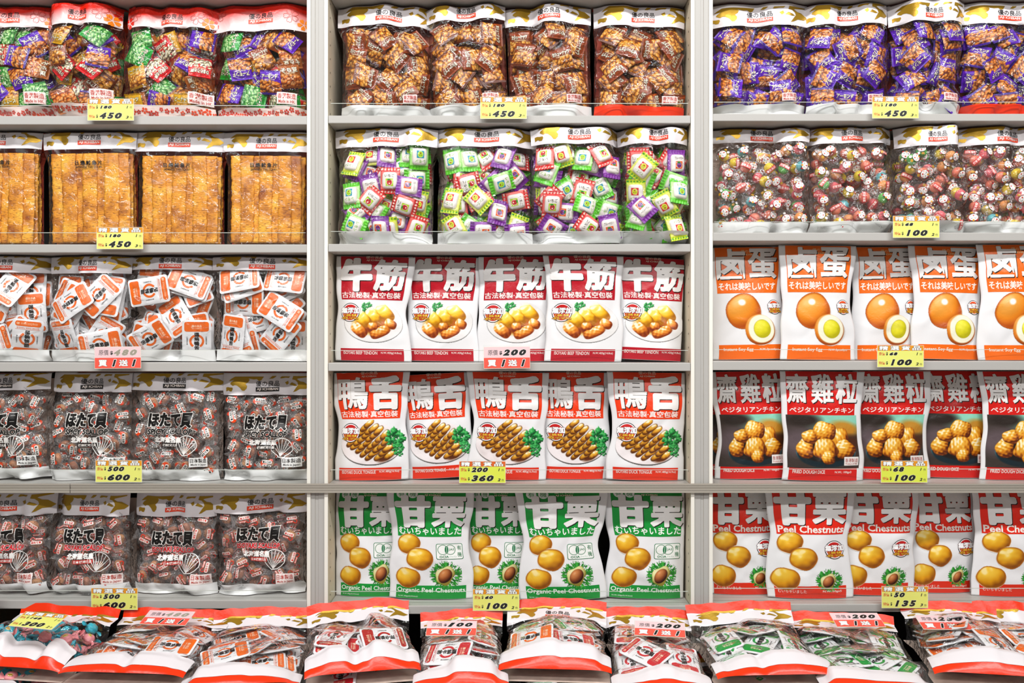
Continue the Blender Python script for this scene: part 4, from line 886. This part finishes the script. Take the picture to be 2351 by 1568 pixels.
# ------------------------------------------------------------------ bags with a printed header and a clear window
GP = [[(420, 125), (1090, 125), (1040, 215), (985, 235), (930, 190), (850, 200), (725, 175), (750, 205), (720, 265), (660, 310), (700, 360), (690, 420), (640, 475), (590, 470), (540, 400), (470, 345), (420, 335), (370, 355), (300, 310), (320, 270), (400, 215), (260, 240), (330, 180)],
      [(185, 400), (240, 385), (290, 395), (360, 395), (370, 430), (340, 490), (290, 490), (255, 465), (190, 495)], [(1200, 180), (1260, 115), (1350, 115), (1320, 150), (1270, 180)], [(1430, 170), (1470, 125), (1690, 125), (1650, 165), (1600, 160), (1560, 160), (1460, 180)],
      [(1750, 200), (1770, 115), (2140, 115), (2130, 140), (1900, 175), (1870, 190), (1950, 245), (2040, 260), (2190, 370), (2100, 430), (1960, 430), (1860, 490), (1790, 510), (1850, 420), (1910, 330), (1890, 270), (1830, 215)], [(1560, 275), (1640, 235), (1660, 300), (1610, 335)], [(1680, 330), (1740, 270), (1840, 310), (1890, 350), (1830, 360), (1750, 340)]]
def petal(cx, cy, r, a):
    t = [(0, .12), (.32, .55), (.3, .85), (.12, 1.0), (0, .86), (-.12, 1.0), (-.3, .85), (-.32, .55)]
    return [(cx + r * (x * math.cos(a) - y * math.sin(a)), cy + r * (x * math.sin(a) + y * math.cos(a))) for x, y in t]
HEADW = solid('white_header_film', '#e6e1e4', .3, 0, .5, .3, 45)
HEADP = vcol('printed_header_film', .3, 0, .3, 45)
ORANGE = solid('orange_band_film', '#f03404', .28, 0, .5, .3, 60)
BACKS = solid('bag_back_sheet', '#b83a18', .45, 0, .4, .2, 30)
BACKC = solid('clear_back_sheet', '#dcc8ba', .4, 0, .4, .4, 40, .15)
STRIP = film('milky_strip_film', .3, 40, 1.4, haze=.93, rough=.25)

class Bag:
    def __init__(s, Wc, Hc, Wh, Hh, pile, lean=28, v0=0.0, tb=22, seed=0, twist=0.0, lie=False, zmax=9e9, xl=(-9e9, 9e9)):
        s.Wh, s.Hc, s.Hh, s.v0, s.tb = Wh, Hc, Hh, v0, tb; r = np.random.RandomState(seed); fm = pile.film(); s.vtop = Hc + Hh + tb
        vs = np.linspace(v0, s.vtop, int((s.vtop - v0) / 2.5) + 2); ss = np.linspace(-1, 1, 91); s.vs = vs
        hw = np.interp(vs, [v0, -1, 0, 26, Hc - 34, Hc - 2, s.vtop], [Wh / 2, Wh / 2, Wh / 2 if lie else Wc / 2 + 2, Wc / 2, Wc / 2, Wh / 2 - 3, Wh / 2])
        GX = hw[:, None] * ss[None, :]; GZ = np.repeat(vs[:, None], len(ss), 1); GY = np.zeros_like(GX)
        def bil(x, z):
            fx = np.clip((x - pile.x[0]) / pile.c, 0, len(pile.x) - 1.001); fz = np.clip((z - pile.z[0]) / pile.c, 0, len(pile.z) - 1.001); i, j = fx.astype(int), fz.astype(int); a, b = fx - i, fz - j
            return (fm[j, i] * (1 - a) + fm[j, i + 1] * a) * (1 - b) + (fm[j + 1, i] * (1 - a) + fm[j + 1, i + 1] * a) * b
        rg = ridges(seed + 900, 22, 1.6, Wh, Hc, 2, 6, 12, 50); d0 = None; y = z = None
        for k, v in enumerate(vs):
            if v <= Hc:
                d = bil(np.clip(GX[k], -Wc / 2, Wc / 2), np.full(len(ss), max(v, 0))) + np.maximum(rg(ss * Wh / 2, v), -1.2)
                lo = 27.0 if lie else 72.0
                e = np.clip((v - v0) / (40.0 if lie else 26.0), 0, 1) ** .7 if (lie or True) else 1; base = np.minimum(d, lo)
                d = base + (d - base) * e if v > v0 else base
                d = d * (1 - .25 * np.abs(ss) ** 8)
                GY[k] = -d; d0 = d
            else:
                if y is None:
                    kk = np.exp(-((np.arange(-12, 13)) / 6.0) ** 2); kk /= kk.sum(); y = np.convolve(np.pad(-d0, 12, 'edge'), kk, 'valid'); y = y * .25 + y.mean() * .75 if lie else y; y0 = -d0; z = np.full(len(ss), float(Hc)); q0 = v
                f = (v - Hc) / Hh; ang = math.radians(lean if not lie or f < 1 else -62) * (np.clip(f * 1.6, 0, 1) if not lie else 1) + twist * ss * np.clip(f, 0, 1) + (math.radians(30) * (f > 1) if not lie else 0)
                if not lie: ang = np.where(z > zmax - 7, 1.35, ang); ang = np.where(z > zmax - 3.5, 1.62, ang)
                st = vs[k] - vs[k - 1]; y = y + st * np.sin(ang); z = z + st * np.cos(ang)
                w = math.exp(-(v - Hc) / 8.0); GY[k] = y + (y0 - (-d0 if False else y0)) * w + .9 * np.sin(ss * 9 + seed + f * 2) + .7 * np.sin(ss * 17 + 2 * seed); GZ[k] = z
        GX = np.clip(GX, *xl); s.xl = xl; s.G = np.stack([GX, GY, GZ], -1); s.hw = hw; s.dv = vs[1] - vs[0]
    def S(s, u, v):
        fu = np.clip((u / (s.Wh / 2) + 1) * 45, 0, 89.999); fv = np.clip((v - s.v0) / s.dv, 0, len(s.vs) - 1.001); i, j = fu.astype(int), fv.astype(int); a, b = (fu - i)[..., None], (fv - j)[..., None]; G = s.G
        return (G[j, i] * (1 - a) + G[j, i + 1] * a) * (1 - b) + (G[j + 1, i] * (1 - a) + G[j + 1, i + 1] * a) * b
    def patch(s, name, v0, v1, mat, root, off=0.0, col=None, colf=None, u=1.0):
        nu = 73; nv = max(3, int((v1 - v0) / 2.8) + 2); U, V = np.meshgrid(np.linspace(-u, u, nu) * s.Wh / 2, np.linspace(v0, v1, nv)); P = s.S(U.ravel(), V.ravel()); P[:, 1] -= off
        return obj(name, make_mesh(name, P, grid_faces(nv, nu), mat, None, colf(U.ravel(), V.ravel()) if colf else None), root)
    def build(s, root, style='gold', art=None, sticker=None, strip=24, bands=True, lie=False, gold_plate='#e8401c', clear=False, stripm=None, brand=True):
        s.patch('clear_film', max(s.v0, 0 if not lie else 0), s.Hc + 1, FILM, root)
        # gusset sides of the window
        k0 = np.searchsorted(s.vs, 0); k1 = np.searchsorted(s.vs, s.Hc)
        for e in (0, -1):
            b = MB(); E = s.G[k0:k1, e]; n = len(E); B = E.copy(); B[:, 1] = 0; Mi = (E + B) / 2; Mi[:, 0] *= .955; Mi[:, 0] += np.sin(np.arange(n) * .7) * .8
            b.add(np.concatenate([E, Mi, B]), np.concatenate([grid_faces(3, n)]))
            obj('side_gusset', b.mesh('side_gusset', [SIDEFILM]), root)
        b = MB(); U, V = np.meshgrid(np.linspace(-1, 1, 9), np.linspace(0 if not lie else s.v0 + 6, s.Hc + s.Hh * .55, 30)); hw = np.interp(V.ravel(), s.vs, s.hw) - 2
        b.add(np.stack([np.clip(U.ravel() * hw, *s.xl), 2.0 + np.abs(V.ravel() * 0), V.ravel()], 1), grid_faces(30, 9)); obj('back_sheet', b.mesh('back_sheet', [BACKC if clear or lie else BACKS]), root)
        h0, h1 = s.Hc, s.Hc + s.Hh; P = Prints(s.S, 4, .5, .3)
        if style == 'sakura':
            def cf(U, V):
                f = np.clip((V - h0) / s.Hh + .05 * np.sin(U * .07), 0, 1)[:, None]; f = np.clip((f - .08) * 1.9, 0, 1); return lin('#efe0e0') * (1 - f) + lin('#d41c06') * f
            s.patch('header', h0, h1, HEADP, root, .3, None, cf); W = s.Wh; r = np.random.RandomState(int(s.Hc * 7) % 99)
            for (x, y, R, fill) in [(-.40, .55, 17, 0), (.30, .42, 17, 0), (.42, .75, 17, 0), (-.28, .9, 15, 1), (.2, .9, 15, 1), (.41, .2, 14, 2), (-.47, .2, 15, 1), (-.05, .95, 14, 0), (.48, .48, 12, 1), (-.46, .95, 14, 1)]:
                for k in range(5):
                    pt = petal(x * W, h0 + y * s.Hh, R, k * 1.2566 + r.rand() * .1 + x)
                    if fill: P.add('blossom_pattern', poly(pt), '#d8281c' if fill == 1 else '#f0861c', 1)
                    else: P.add('blossom_pattern', stroke(pt, 1.0, True), '#b8301c', 1)
            def cf2(U, V): return np.broadcast_to(lin('#f2dcd6'), (len(U), 3))
            s.patch('base_strip', 1, strip, HEADP, root, .8, None, cf2); P2 = Prints(s.S, 4, 1.2, .2)
            for x in np.arange(-W / 2 + 8, W / 2, 13):
                cy = r.uniform(9, strip - 6); R = r.uniform(5, 8); c = ('#d8321c', '#e84a20', '#c82a1a')[r.randint(3)]
                for k in range(5): P2.add('base_blossom_pattern', poly(petal(x, cy, R, k * 1.2566 + x)), c, 1)
            P2.flush(root)
        else:
            s.patch('header', h0, h1, HEADW, root, .3)
            for g in GP:
                pt = [(((x - 1150) / 2080) * s.Wh * .985, h0 + 3 + (545 - y) / 440 * (s.Hh * (.76 if not lie else 1))) for x, y in g]; P.add('gold_print', poly(pt), '#b8912a', 1)
            if strip: s.patch('base_strip', 0 if not lie else s.v0 + 15, strip if not lie else 4, stripm or (STRIP if not lie else HEADW), root, .8)
        s.patch('back_band', h1, s.vtop, ORANGE, root, .1)
        if lie: s.patch('base_band', s.v0, s.v0 + 15, ORANGE, root, .3)
        cx = 2; cy = h0 + s.Hh * .42; kx = s.Wh / 245
        if brand:
            P.add('brand_lettering', text('優の良品', cx, cy + 3, 59 * kx, 13, .006), '#14100e', 2); P.add('brand_plate', rect(cx - 30 * kx, cy - 15.5, cx + 30 * kx, cy - 5.5), gold_plate, 2); P.add('brand_lettering', text('AJI ICHIBAN', cx, cy - 10.5, 53 * kx, 7.2, .02), '#fbeee6', 3)
        g = P.parts.pop('gold_print', None)
        if g: obj('gold_print', g.mesh('gold_print', [GOLD]), root)
        if art: art(s, P)
        if sticker:
            su, sv, w, hh, t1, t2, c = sticker; P.add('origin_sticker', rect(su - w / 2, sv - hh / 2, su + w / 2, sv + hh / 2), c, 2); P.add('origin_sticker', text(t1, su, sv + hh * .17, w * .9, hh * .46, .01), '#b83a2c' if c != '#f4f4f2' else '#241e1c', 3); P.add('origin_sticker', text(t2, su, sv - hh * .28, w * .82, hh * .26, .01), '#b83a2c' if c != '#f4f4f2' else '#241e1c', 3)
        P.flush(root)
def scallop_art(kind, dx=0, dv=0):
    def f(s, P):
        k = s.Wh / 245; v = 138 + dv; u = dx
        t = text('ほたて貝', -2 + u, v, 122 * k, 34, .03, .18); P.add('title_lettering', dilate(t, 2.4, 10), '#f2efe9', 1); P.add('title_lettering', dilate(t, .9, 8), '#0e0c0b', 2)
        t = text('SPICY SCALLOP' if kind == 'spicy' else 'ISOYAKI SCALLOP', -2 + u, v - 27, 126 * k, 13, .025, .18)
        P.add('subtitle_lettering', dilate(t, 1.1, 6), '#f2ece6', 1); P.add('subtitle_lettering', dilate(t, .35, 6), '#12100e' if kind == 'spicy' else '#d0202a', 2)
        P.add('place_lettering', dilate(text('北海道名産', -8 + u, v - 46, 76 * k, 13, .02), .5, 6), '#f6f4f0', 1)
        P.add('place_lettering', rect(-24 + u, v - 63, 22 + u, v - 54), '#181412' if kind == 'spicy' else '#c8281e', 1); P.add('place_lettering', text('磯燒辣味元貝' if kind == 'spicy' else '日本磯燒元貝', -1 + u, v - 58.5, 42, 6.6, .02), '#f6f0ea', 2)
        cx, cy = 46 * k + u, v - 60; w = 1.8
        P.add('shell_drawing', stroke(arc(cx, cy + 2, 27, 22, -20, 200, 26).tolist() + [(cx - 18, cy - 14), (cx - 10, cy - 22), (cx + 4, cy - 21), (cx + 16, cy - 14)], w, True), '#f8f6f2', 1)
        for a in (15, 40, 62, 85, 108, 132, 158): P.add('shell_drawing', stroke([(cx - 6, cy - 20), (cx + 25 * math.cos(math.radians(a)), cy + 2 + 20 * math.sin(math.radians(a)))], 1.5), '#f8f6f2', 1)
    return f
def squid_art(dx=0, dv=0):
    def f(s, P):
        P.add('title_lettering', dilate(text('日 燒 魷 魚 片', dx, s.Hc - 32 + dv, 70, 11, .02), .25, 4), '#120c08', 1); P.add('title_lettering', text('JAPANESE YAKI SQUID', dx, s.Hc - 43 + dv, 70, 6, .03), '#120c08', 1)
    return f

# ------------------------------------------------------------------ prototypes
_proto = {}
def proto(key):
    if key not in _proto:
        k = key[0]
        _proto[key] = {'nut': lambda: (nut_packet_mesh(key[1], key[2]),), 'sachet': lambda: (sachet_mesh(key[1], key[2]),), 'marsh': lambda: marsh_meshes(key[1], key[2]), 'ball': lambda: ball_meshes(key[1], key[2], key[2] % 4 < 3),
                       'scallop': lambda: (scallop_mesh(key[1], key[2]),), 'twist': lambda: (twist_mesh(key[1], key[2]),)}[k]()
    return _proto[key]
CHILD = {'marsh': 'marshmallow', 'ball': 'candy_ball'}
SCALE = {'nut': 1.13, 'marsh': 1.32, 'scallop': 1.2, 'ball': 1.12}
def put(key, name, M, label, cat, group):
    ms = proto(key); o = bpy.data.objects.new(name, ms[0]); COLL.objects.link(o); o.matrix_world = M @ Matrix.Scale(SCALE.get(key[0], 1.0), 4); tag(o, label, cat, group)
    if len(ms) > 1:
        c = bpy.data.objects.new(CHILD[key[0]], ms[1]); COLL.objects.link(c); c.parent = o
    return o
BALLC = ['#f8727a', '#f8866a', '#f8d834', '#6cc85c', '#6cc0c8', '#f8a45c']
KINDS = {  # what fills a bag: half sizes, thickness, how to pick one: (key, object name, description, category)
    'mixed': (23.5, 24.5, 13.5, 46, lambda r: [(('nut', k, r.randint(2)), 'nut_packet', d, 'nut packet') for k, d in [(('cashew', 'brown cashew packet'), ('almond', 'purple almond packet'), ('peanut', 'gold peanut packet'), ('pea', 'green pea packet'), ('seed', 'red seed packet'), ('broad', 'tan bean packet'))[r.randint(6)]]][0]),
    'cashew': (23.5, 24.5, 13.5, 46, lambda r: (('nut', 'cashew', r.randint(5)), 'cashew_packet', 'brown cashew packet', 'nut packet')),
    'almond': (23.5, 24.5, 13.5, 46, lambda r: (('nut', 'almond', r.randint(5)), 'almond_packet', 'purple almond packet', 'nut packet')),
    'marsh': (20.5, 27, 15.5, 60, lambda r: [(('marsh', k, r.randint(2)), 'wrapped_marshmallow', d, 'sweet') for k, d in [(('lime', 'green wrapped lemon marshmallow'), ('mango', 'yellow wrapped mango marshmallow'), ('berry', 'purple wrapped berry marshmallow'), ('straw', 'red wrapped strawberry marshmallow'))[r.randint(4)]]][0]),
    'ball': (16, 14, 20, 76, lambda r: [(('ball', BALLC[i], i * 4 + r.randint(4)), 'wrapped_candy', 'clear wrapped %s ball candy' % ('pink', 'coral', 'yellow', 'green', 'blue', 'orange')[i], 'sweet') for i in [r.choice(6, p=[.26, .22, .2, .12, .08, .12])]][0]),
    'sachet_orange': (31, 47, 8, 26, lambda r: (('sachet', 'orange', r.randint(4)), 'foil_sachet', 'white and orange foil sachet', 'sachet')),
    'sachet_red': (31, 47, 8, 20, lambda r: (('sachet', 'red' if r.rand() < .75 else 'dark', r.randint(3)), 'foil_sachet', 'white and red foil sachet', 'sachet')),
    'sachet_green': (31, 47, 8, 20, lambda r: (('sachet', 'green', r.randint(4)), 'foil_sachet', 'white and green foil sachet', 'sachet')),
    'sachet_mix': (31, 47, 8, 20, lambda r: [(('sachet', k, r.randint(3)), 'foil_sachet', 'white and %s foil sachet' % k, 'sachet') for k in [('green', 'green', 'red', 'orange')[r.randint(4)]]][0]),
    'spicy': (15.5, 12.5, 16, 76, lambda r: (('scallop', 'spicy', r.randint(6)), 'scallop_sweet', 'clear wrapped scallop piece', 'scallop snack')),
    'isoyaki': (15.5, 12.5, 16, 76, lambda r: (('scallop', 'isoyaki', r.randint(6)), 'scallop_piece', 'clear wrapped scallop piece', 'scallop snack')),
    'twist': (16, 12, 22, 56, lambda r: [(('twist', c, r.randint(3)), 'twist_wrapped_sweet', '%s twist wrapped sweet' % n, 'sweet') for c, n in [(('#36b8cc', 'blue'), ('#f49aa0', 'pink'))[r.rand() < .42]]][0]),
}
EXT = {'mixed': (26, 27), 'cashew': (26, 27), 'almond': (26, 27), 'marsh': (23.5, 30.5), 'ball': (19, 16, 33), 'spicy': (17, 15, 27), 'isoyaki': (17, 15, 27), 'sachet': (32, 48), 'twist': (18, 13)}
def fill(pile, kind, MB_, short, seed, zr=None, n=None, margin=None, lie=False):
    a, b, T, cnt, pick = KINDS[kind]; r = np.random.RandomState(seed); mg = margin or min(max(a, b) * .86, 32)
    for _ in range(n or cnt):
        M = pile.drop(a, b, T, mg, 12, zr, top=.3 if lie else .45, maxslope=.75 if lie else .4, ext=EXT[kind.split('_')[0]])
        if M is None: continue
        key, name, desc, cat = pick(r); put(key, name, MB_ @ M, '%s inside the %s' % (desc, short), cat, '%ss inside the %s' % (desc, short))

BNAME = {'mixed': 'mixed nut bag with blossom header', 'squid': 'dried squid bag', 'sachet_orange': 'orange sachet bag', 'spicy': 'black lettered scallop bag', 'isoyaki': 'red lettered scallop bag', 'cashew': 'brown cashew bag', 'marsh': 'fruit marshmallow bag', 'almond': 'purple almond bag', 'ball': 'clear ball candy bag'}
ORD4 = ['leftmost', 'second', 'third', 'rightmost']
# unit, level, kind, [(content l, r, header l, r, header bottom, header top, roll, depth)]
BROW = [
    ('left', 1, 'mixed', [(-88, 118, -100, 140, 62, 10, -1.5, .034), (120, 277, 122, 296, 66, 14, -2.5, .040), (276, 488, 284, 486, 62, 16, 1.5, .032), (492, 700, 470, 716, 72, 4, 0, .036)]),
    ('left', 2, 'squid', [(-120, 76, -130, 92, 339, 292, 0, .036), (104, 299, 86, 306, 341, 288, -.8, .030), (310, 500, 302, 516, 346, 294, .3, .036), (516, 694, 508, 710, 346, 300, .4, .031)]),
    ('left', 3, 'sachet_orange', [(-104, 102, -112, 104, 627, 583, 0, .036), (108, 286, 96, 290, 627, 584, 0, .033), (286, 486, 268, 484, 620, 584, .5, .036), (490, 702, 470, 708, 622, 584, .5, .031)]),
    ('left', 4, 'spicy', [(-112, 96, -120, 112, 902, 860, -1.5, .034), (106, 292, 104, 294, 901, 855, 0, .037), (294, 494, 278, 510, 900, 856, .3, .031), (508, 703, 500, 706, 908, 860, .2, .035)]),
    ('left', 5, 'isoyaki', [(-96, 100, -100, 138, 1187, 1134, -1, .033), (110, 290, 112, 302, 1185, 1134, 0, .039), (302, 492, 300, 494, 1188, 1136, .5, .035), (496, 692, 482, 706, 1180, 1134, -.6, .031)]),
    ('centre', 1, 'cashew', [(780, 990, 768, 1014, 57, 6, 1.0, .032), (988, 1168, 992, 1180, 52, 6, -2.4, .040), (1170, 1360, 1166, 1372, 54, 6, -1.6, .036), (1366, 1578, 1356, 1582, 58, 6, 1.2, .032)]),
    ('centre', 2, 'marsh', [(776, 990, 757, 1000, 339, 287, .6, .034), (1004, 1222, 998, 1238, 340, 288, .6, .036), (1222, 1438, 1234, 1452, 338, 287, -.9, .031), (1424, 1578, 1410, 1586, 341, 291, .6, .050)]),
    ('right', 1, 'almond', [(1640, 1854, 1636, 1878, 60, 10, -1, .034), (1854, 2048, 1860, 2060, 58, 6, -1.4, .038), (2044, 2206, 2042, 2212, 60, 12, .6, .042), (2214, 2420, 2200, 2440, 54, 6, 0, .031)]),
    ('right', 2, 'ball', [(1640, 1860, 1636, 1862, 325, 286, .4, .034), (1862, 2054, 1858, 2066, 331, 288, -1.0, .038), (2056, 2214, 2058, 2208, 340, 290, .6, .040), (2214, 2420, 2198, 2440, 333, 288, -.6, .031)]),
]
bn = 0
for side, lv, kind, L in BROW:
    for i, (cl, cr, hl, hr, hb, ht, roll, yf) in enumerate(L):
        bn += 1; f = (D + yf) / D; Wc = (cr - cl) * f; Wh = max((hr - hl) * f, Wc + 4); z = SHELFZ[side][lv]; Hc = (wz(hb, yf) - z) * 1000 - 2
        short = ('%s %s' % (ORD4[i], BNAME[kind])); pile = Pile(Wc - 6, Hc, bn)
        cx = wx((cl + cr) / 2, yf); dep = .060 if kind != 'squid' else .048
        R = Matrix.Rotation(math.radians(roll), 4, 'Y'); M = Matrix.Translation((cx, yf + dep, z + .0015 + Wc / 2000 * abs(math.sin(math.radians(roll))))) @ R
        root = empty('snack_bag', M); tl = abs(math.sin(math.radians(roll))); zmax = (ceiling(side, lv) - z) * 1000 - 1 - (Wc / 2 + Wh / 2) * tl
        ex = Hc * 1.25 * tl; u0, u1 = xpx(UNITS[side]['x'][0]) - cx * 1000 + 2, xpx(UNITS[side]['x'][1]) - cx * 1000 - 2; xl = (u0 + (ex if roll < 0 else 0), u1 - (ex if roll > 0 else 0))
        if kind == 'squid':
            n = 6; w = (Wc - 14) / n
            for ly in range(3):
                for k in range(n + (ly == 2)):
                    x = -Wc / 2 + 9 + w * (k + (.5 if ly != 2 else .05)) + (w * .25 if ly == 1 else 0)
                    if ly == 2: x = -Wc / 2 + 10 + w * .5 + (Wc - 20 - w) * k / n
                    if x + w * .5 > Wc / 2 - 3: x = Wc / 2 - 4 - w * .5
                    key = ('squid', round(w), round(Hc), (k * 3 + ly + i * 5) % 5)
                    if key not in _proto: _proto[key] = (squid_mesh(w * 1.12, Hc - 16, key[3] + 3),)
                    o = bpy.data.objects.new('dried_squid_slice', _proto[key][0]); COLL.objects.link(o)
                    yy = -(6 + ly * 12 + (k % 2) * 3.2); o.matrix_world = M @ Matrix.Translation((x / 1000, yy / 1000, Hc / 2000 - .001)) @ Matrix.Rotation(math.radians(random.Random(bn * 100 + ly * 10 + k).uniform(-.9, .9)), 4, 'Y') @ Matrix.Rotation(math.pi / 2, 4, 'X')
                    tag(o, 'golden brown squid slice inside the %s' % short, 'dried squid', 'squid slices inside the %s' % short)
            pile.h[:] = 36
        else:
            zr = None; fill(pile, kind, M, short, bn * 13)
        tag(root, '%s on the %s shelf of the %s unit' % (short, LVL[lv], {'centre': 'middle'}.get(side, side)), 'snack bag', '%ss on the %s shelf' % (BNAME[kind], LVL[lv]))
        bag = Bag(Wc, Hc, Wh, max((hb - ht) * f * 1.14, 30), pile, lean=12, tb=16, seed=bn, twist=random.Random(bn).uniform(-.12, .12), zmax=zmax, xl=xl)
        art = {'spicy': scallop_art('spicy', [0, 0, -6, 4][i], [0, 4, 4, -2][i]), 'isoyaki': scallop_art('isoyaki', [8, -4, 0, 2][i], [-2, 0, -6, 4][i]), 'squid': squid_art([10, 0, -4, -4][i], 0)}.get(kind)
        st = None
        if kind in ('mixed',): st = (Wc / 2 - 26, 44, 50, 27, '香港製造', 'Made in HK', '#f2ddd8')
        if kind in ('cashew', 'almond'): st = (Wc / 2 - 38, 40, 38, 18, '香港製造', 'Made in HK', '#f0d8d4')
        if kind == 'spicy': st = (Wc / 2 - 32, 44, 46, 22, '日本製造', 'Made in Japan', '#f4f4f2')
        if kind == 'isoyaki': st = (Wc / 2 - 30, 38, 46, 24, '日本製造', 'Made in Japan', '#f2e4e0')
        bag.build(root, 'sakura' if kind == 'mixed' else 'gold', art, st, 26 if kind != 'squid' else 0, gold_plate='#1a1614' if kind == 'spicy' else '#e8401c', clear=kind in ('spicy', 'isoyaki', 'ball', 'marsh', 'sachet_orange'), stripm=ORANGE if (kind, i) in (('cashew', 3), ('almond', 3)) else None)

# ------------------------------------------------------------------ the front row of bags lying on the counter
LIE = [  # key, contents, window front edge (left px, py, right px, py), window length, lift of the header, label
    ('a', 'twist', (-70, 1474, 178, 1486), 205, -6, 'bag of blue and pink sweets with a yellow price tag on top'), ('b', 'sachet_orange', (190, 1492, 428, 1524), 225, -12, 'orange sachet bag beside the blue and pink sweets'),
    ('c', 'sachet_orange', (424, 1516, 694, 1514), 225, -28, 'orange sachet bag in front of the left post'), ('d', 'sachet_red', (700, 1520, 958, 1492), 215, -34, 'red sachet bag in front of the green pouches with its header raised'),
    ('e', 'sachet_red', (950, 1516, 1166, 1514), 215, -4, 'red sachet bag under the green pouch price tag'), ('f', 'sachet_mix', (1150, 1494, 1402, 1506), 190, -14, 'mixed green red and orange sachet bag'),
    ('g', 'sachet_red', (1402, 1520, 1632, 1530), 225, -26, 'red sachet bag in front of the right post'), ('h', 'sachet_green', (1634, 1518, 1896, 1506), 215, -40, 'green sachet bag with a wide orange top seam'),
    ('i', 'sachet_green', (1880, 1526, 2146, 1518), 225, -8, 'green sachet bag with a price tag box on top'), ('j', 'sachet_orange', (2126, 1502, 2380, 1520), 200, -8, 'orange sachet bag under the red chestnut pouches'),
    ('k', 'sachet_orange', (2330, 1500, 2580, 1508), 200, -45, 'orange sachet bag cut off by the right edge of the picture'), ('z', 'twist', (-340, 1490, -96, 1486), 210, -30, 'bag cut off by the left edge beside the blue and pink sweets')]
def front_point(px, py, dz): yy = dz * 2000.0 / (py - CY) - D; return Vector((wx(px, yy), yy, ZC - dz))
SHORT = {'a': 'front bag of blue and pink sweets', 'b': 'front orange sachet bag next to the sweets', 'c': 'front orange sachet bag at the left post', 'd': 'front red sachet bag with raised header', 'e': 'front red sachet bag under the middle tag', 'f': 'front mixed sachet bag', 'g': 'front red sachet bag at the right post', 'h': 'front green sachet bag with wide orange seam', 'i': 'front green sachet bag with tag', 'j': 'front orange sachet bag with tag', 'k': 'rightmost front orange sachet bag', 'z': 'leftmost front sweet bag'}
FARX = {'a': 150, 'b': 372, 'c': 596, 'd': 838, 'e': 1055, 'f': 1268, 'g': 1474, 'h': 1704, 'i': 1968, 'j': 2166, 'k': 2350, 'z': -90}
for k, (nm, kind, (lx, ly, rx, ry), Hc, lift, lab) in enumerate(LIE):
    bn += 1; dz = .640 + (.004 if k % 2 else -.004); A = front_point(lx, ly - 2, dz); B = front_point(rx, ry - 2, dz); mid = (A + B) / 2; W = (B - A).length * 1000; yaw = math.atan2(B.y - A.y, B.x - A.x)
    FP = front_point(FARX[nm], 1432, dz); yaw = .55 * math.atan2(-(FP.x - mid.x), FP.y - mid.y) + .45 * yaw
    Hc = min(Hc, (-.05 - mid.y) / math.cos(yaw) * 1000)
    mid.z = ZC - .690 + (.006 if k % 2 else 0); tilt = -88
    short = SHORT[nm]; M = Matrix.Translation(mid) @ Matrix.Rotation(yaw, 4, 'Z') @ Matrix.Rotation(math.radians(tilt), 4, 'X')
    root = empty('snack_bag', M); tag(root, lab, 'snack bag', 'snack bags lying on the front counter')
    Wc = W * .9; pile = Pile(Wc - 6, Hc, 500 + k); fill(pile, kind, M, short, 700 + k, None, {'twist': 50}.get(kind, 21), lie=True)
    bag = Bag(Wc, Hc, W, 44 if nm == 'f' else 30, pile, lean=lift, v0=-52, tb=20, seed=50 + k, lie=True); bag.build(root, 'gold', None, None, 1, lie=True, brand=nm == 'f')
LOW = [('a', 'twist', (-60, 1550, 190, 1560), 'blue and pink sweets'), ('d', 'sachet_red', (712, 1590, 950, 1570), 'red sachets'), ('f', 'sachet_green', (1170, 1580, 1400, 1585), 'green sachets'), ('h', 'sachet_green', (1640, 1590, 1890, 1585), 'green sachets')]
for k, (nm, kind, (lx, ly, rx, ry), what) in enumerate(LOW):
    bn += 1; dz = .685; A = front_point(lx, ly, dz); B = front_point(rx, ry, dz); mid = (A + B) / 2; W = (B - A).length * 1000; mid.z = CTOP + .002
    M = Matrix.Translation(mid) @ Matrix.Rotation(math.atan2(B.y - A.y, B.x - A.x) * .6, 4, 'Z') @ Matrix.Rotation(math.radians(-90), 4, 'X'); Hc = 215
    up = LIE[[q[0] for q in LIE].index(nm)][5]
    root = empty('snack_bag', M); tag(root, 'lower bag of %s under the %s' % (what, SHORT[nm]), 'snack bag', 'snack bags lying underneath on the front counter')
    Wc = W * .84; pile = Pile(Wc - 6, Hc, 600 + k); fill(pile, kind, M, 'lower %s bag under the %s' % (what[:-1], {'a': 'sweet bag', 'd': 'raised header bag', 'f': 'mixed bag', 'h': 'wide seam bag'}[nm]), 800 + k, (14, 90), 14 if kind == 'twist' else 6, lie=True)
    pile.h[:] = np.clip(pile.h, 8, 30)
    bag = Bag(Wc, Hc, W, 40, pile, lean=0, v0=-40, tb=12, seed=80 + k, lie=True); bag.build(root, 'gold', None, None, 1, lie=True)
for px, py, yaw, num, what in ((68, 1440, -14, None, 'bag of blue and pink sweets'), (372, 1425, -6, '480', 'orange sachet bag beside the blue and pink sweets'), (1035, 1450, 0, '100', 'red sachet bag below the green pouches'), (1515, 1452, -9, '200', 'red sachet bag by the right post'), (1978, 1430, 0, '200', 'right hand green sachet bag'), (2178, 1436, -2, '250', 'orange sachet bag below the chestnut pouches')):
    p = front_point(px, py + 10 if num else py + 2, .618 if num else .588); M = Matrix.Translation(p) @ Matrix.Rotation(math.radians(yaw), 4, 'Z') @ Matrix.Rotation(math.radians(-72), 4, 'X')
    if num: price_tag(M, (num,), 'boxed pink tag on the ' + what, True, box=20.0)
    else: price_tag(M, (('', '168', '1'), ('', '300', '2')), 'boxed yellow price tag on the ' + what, box=20.0)
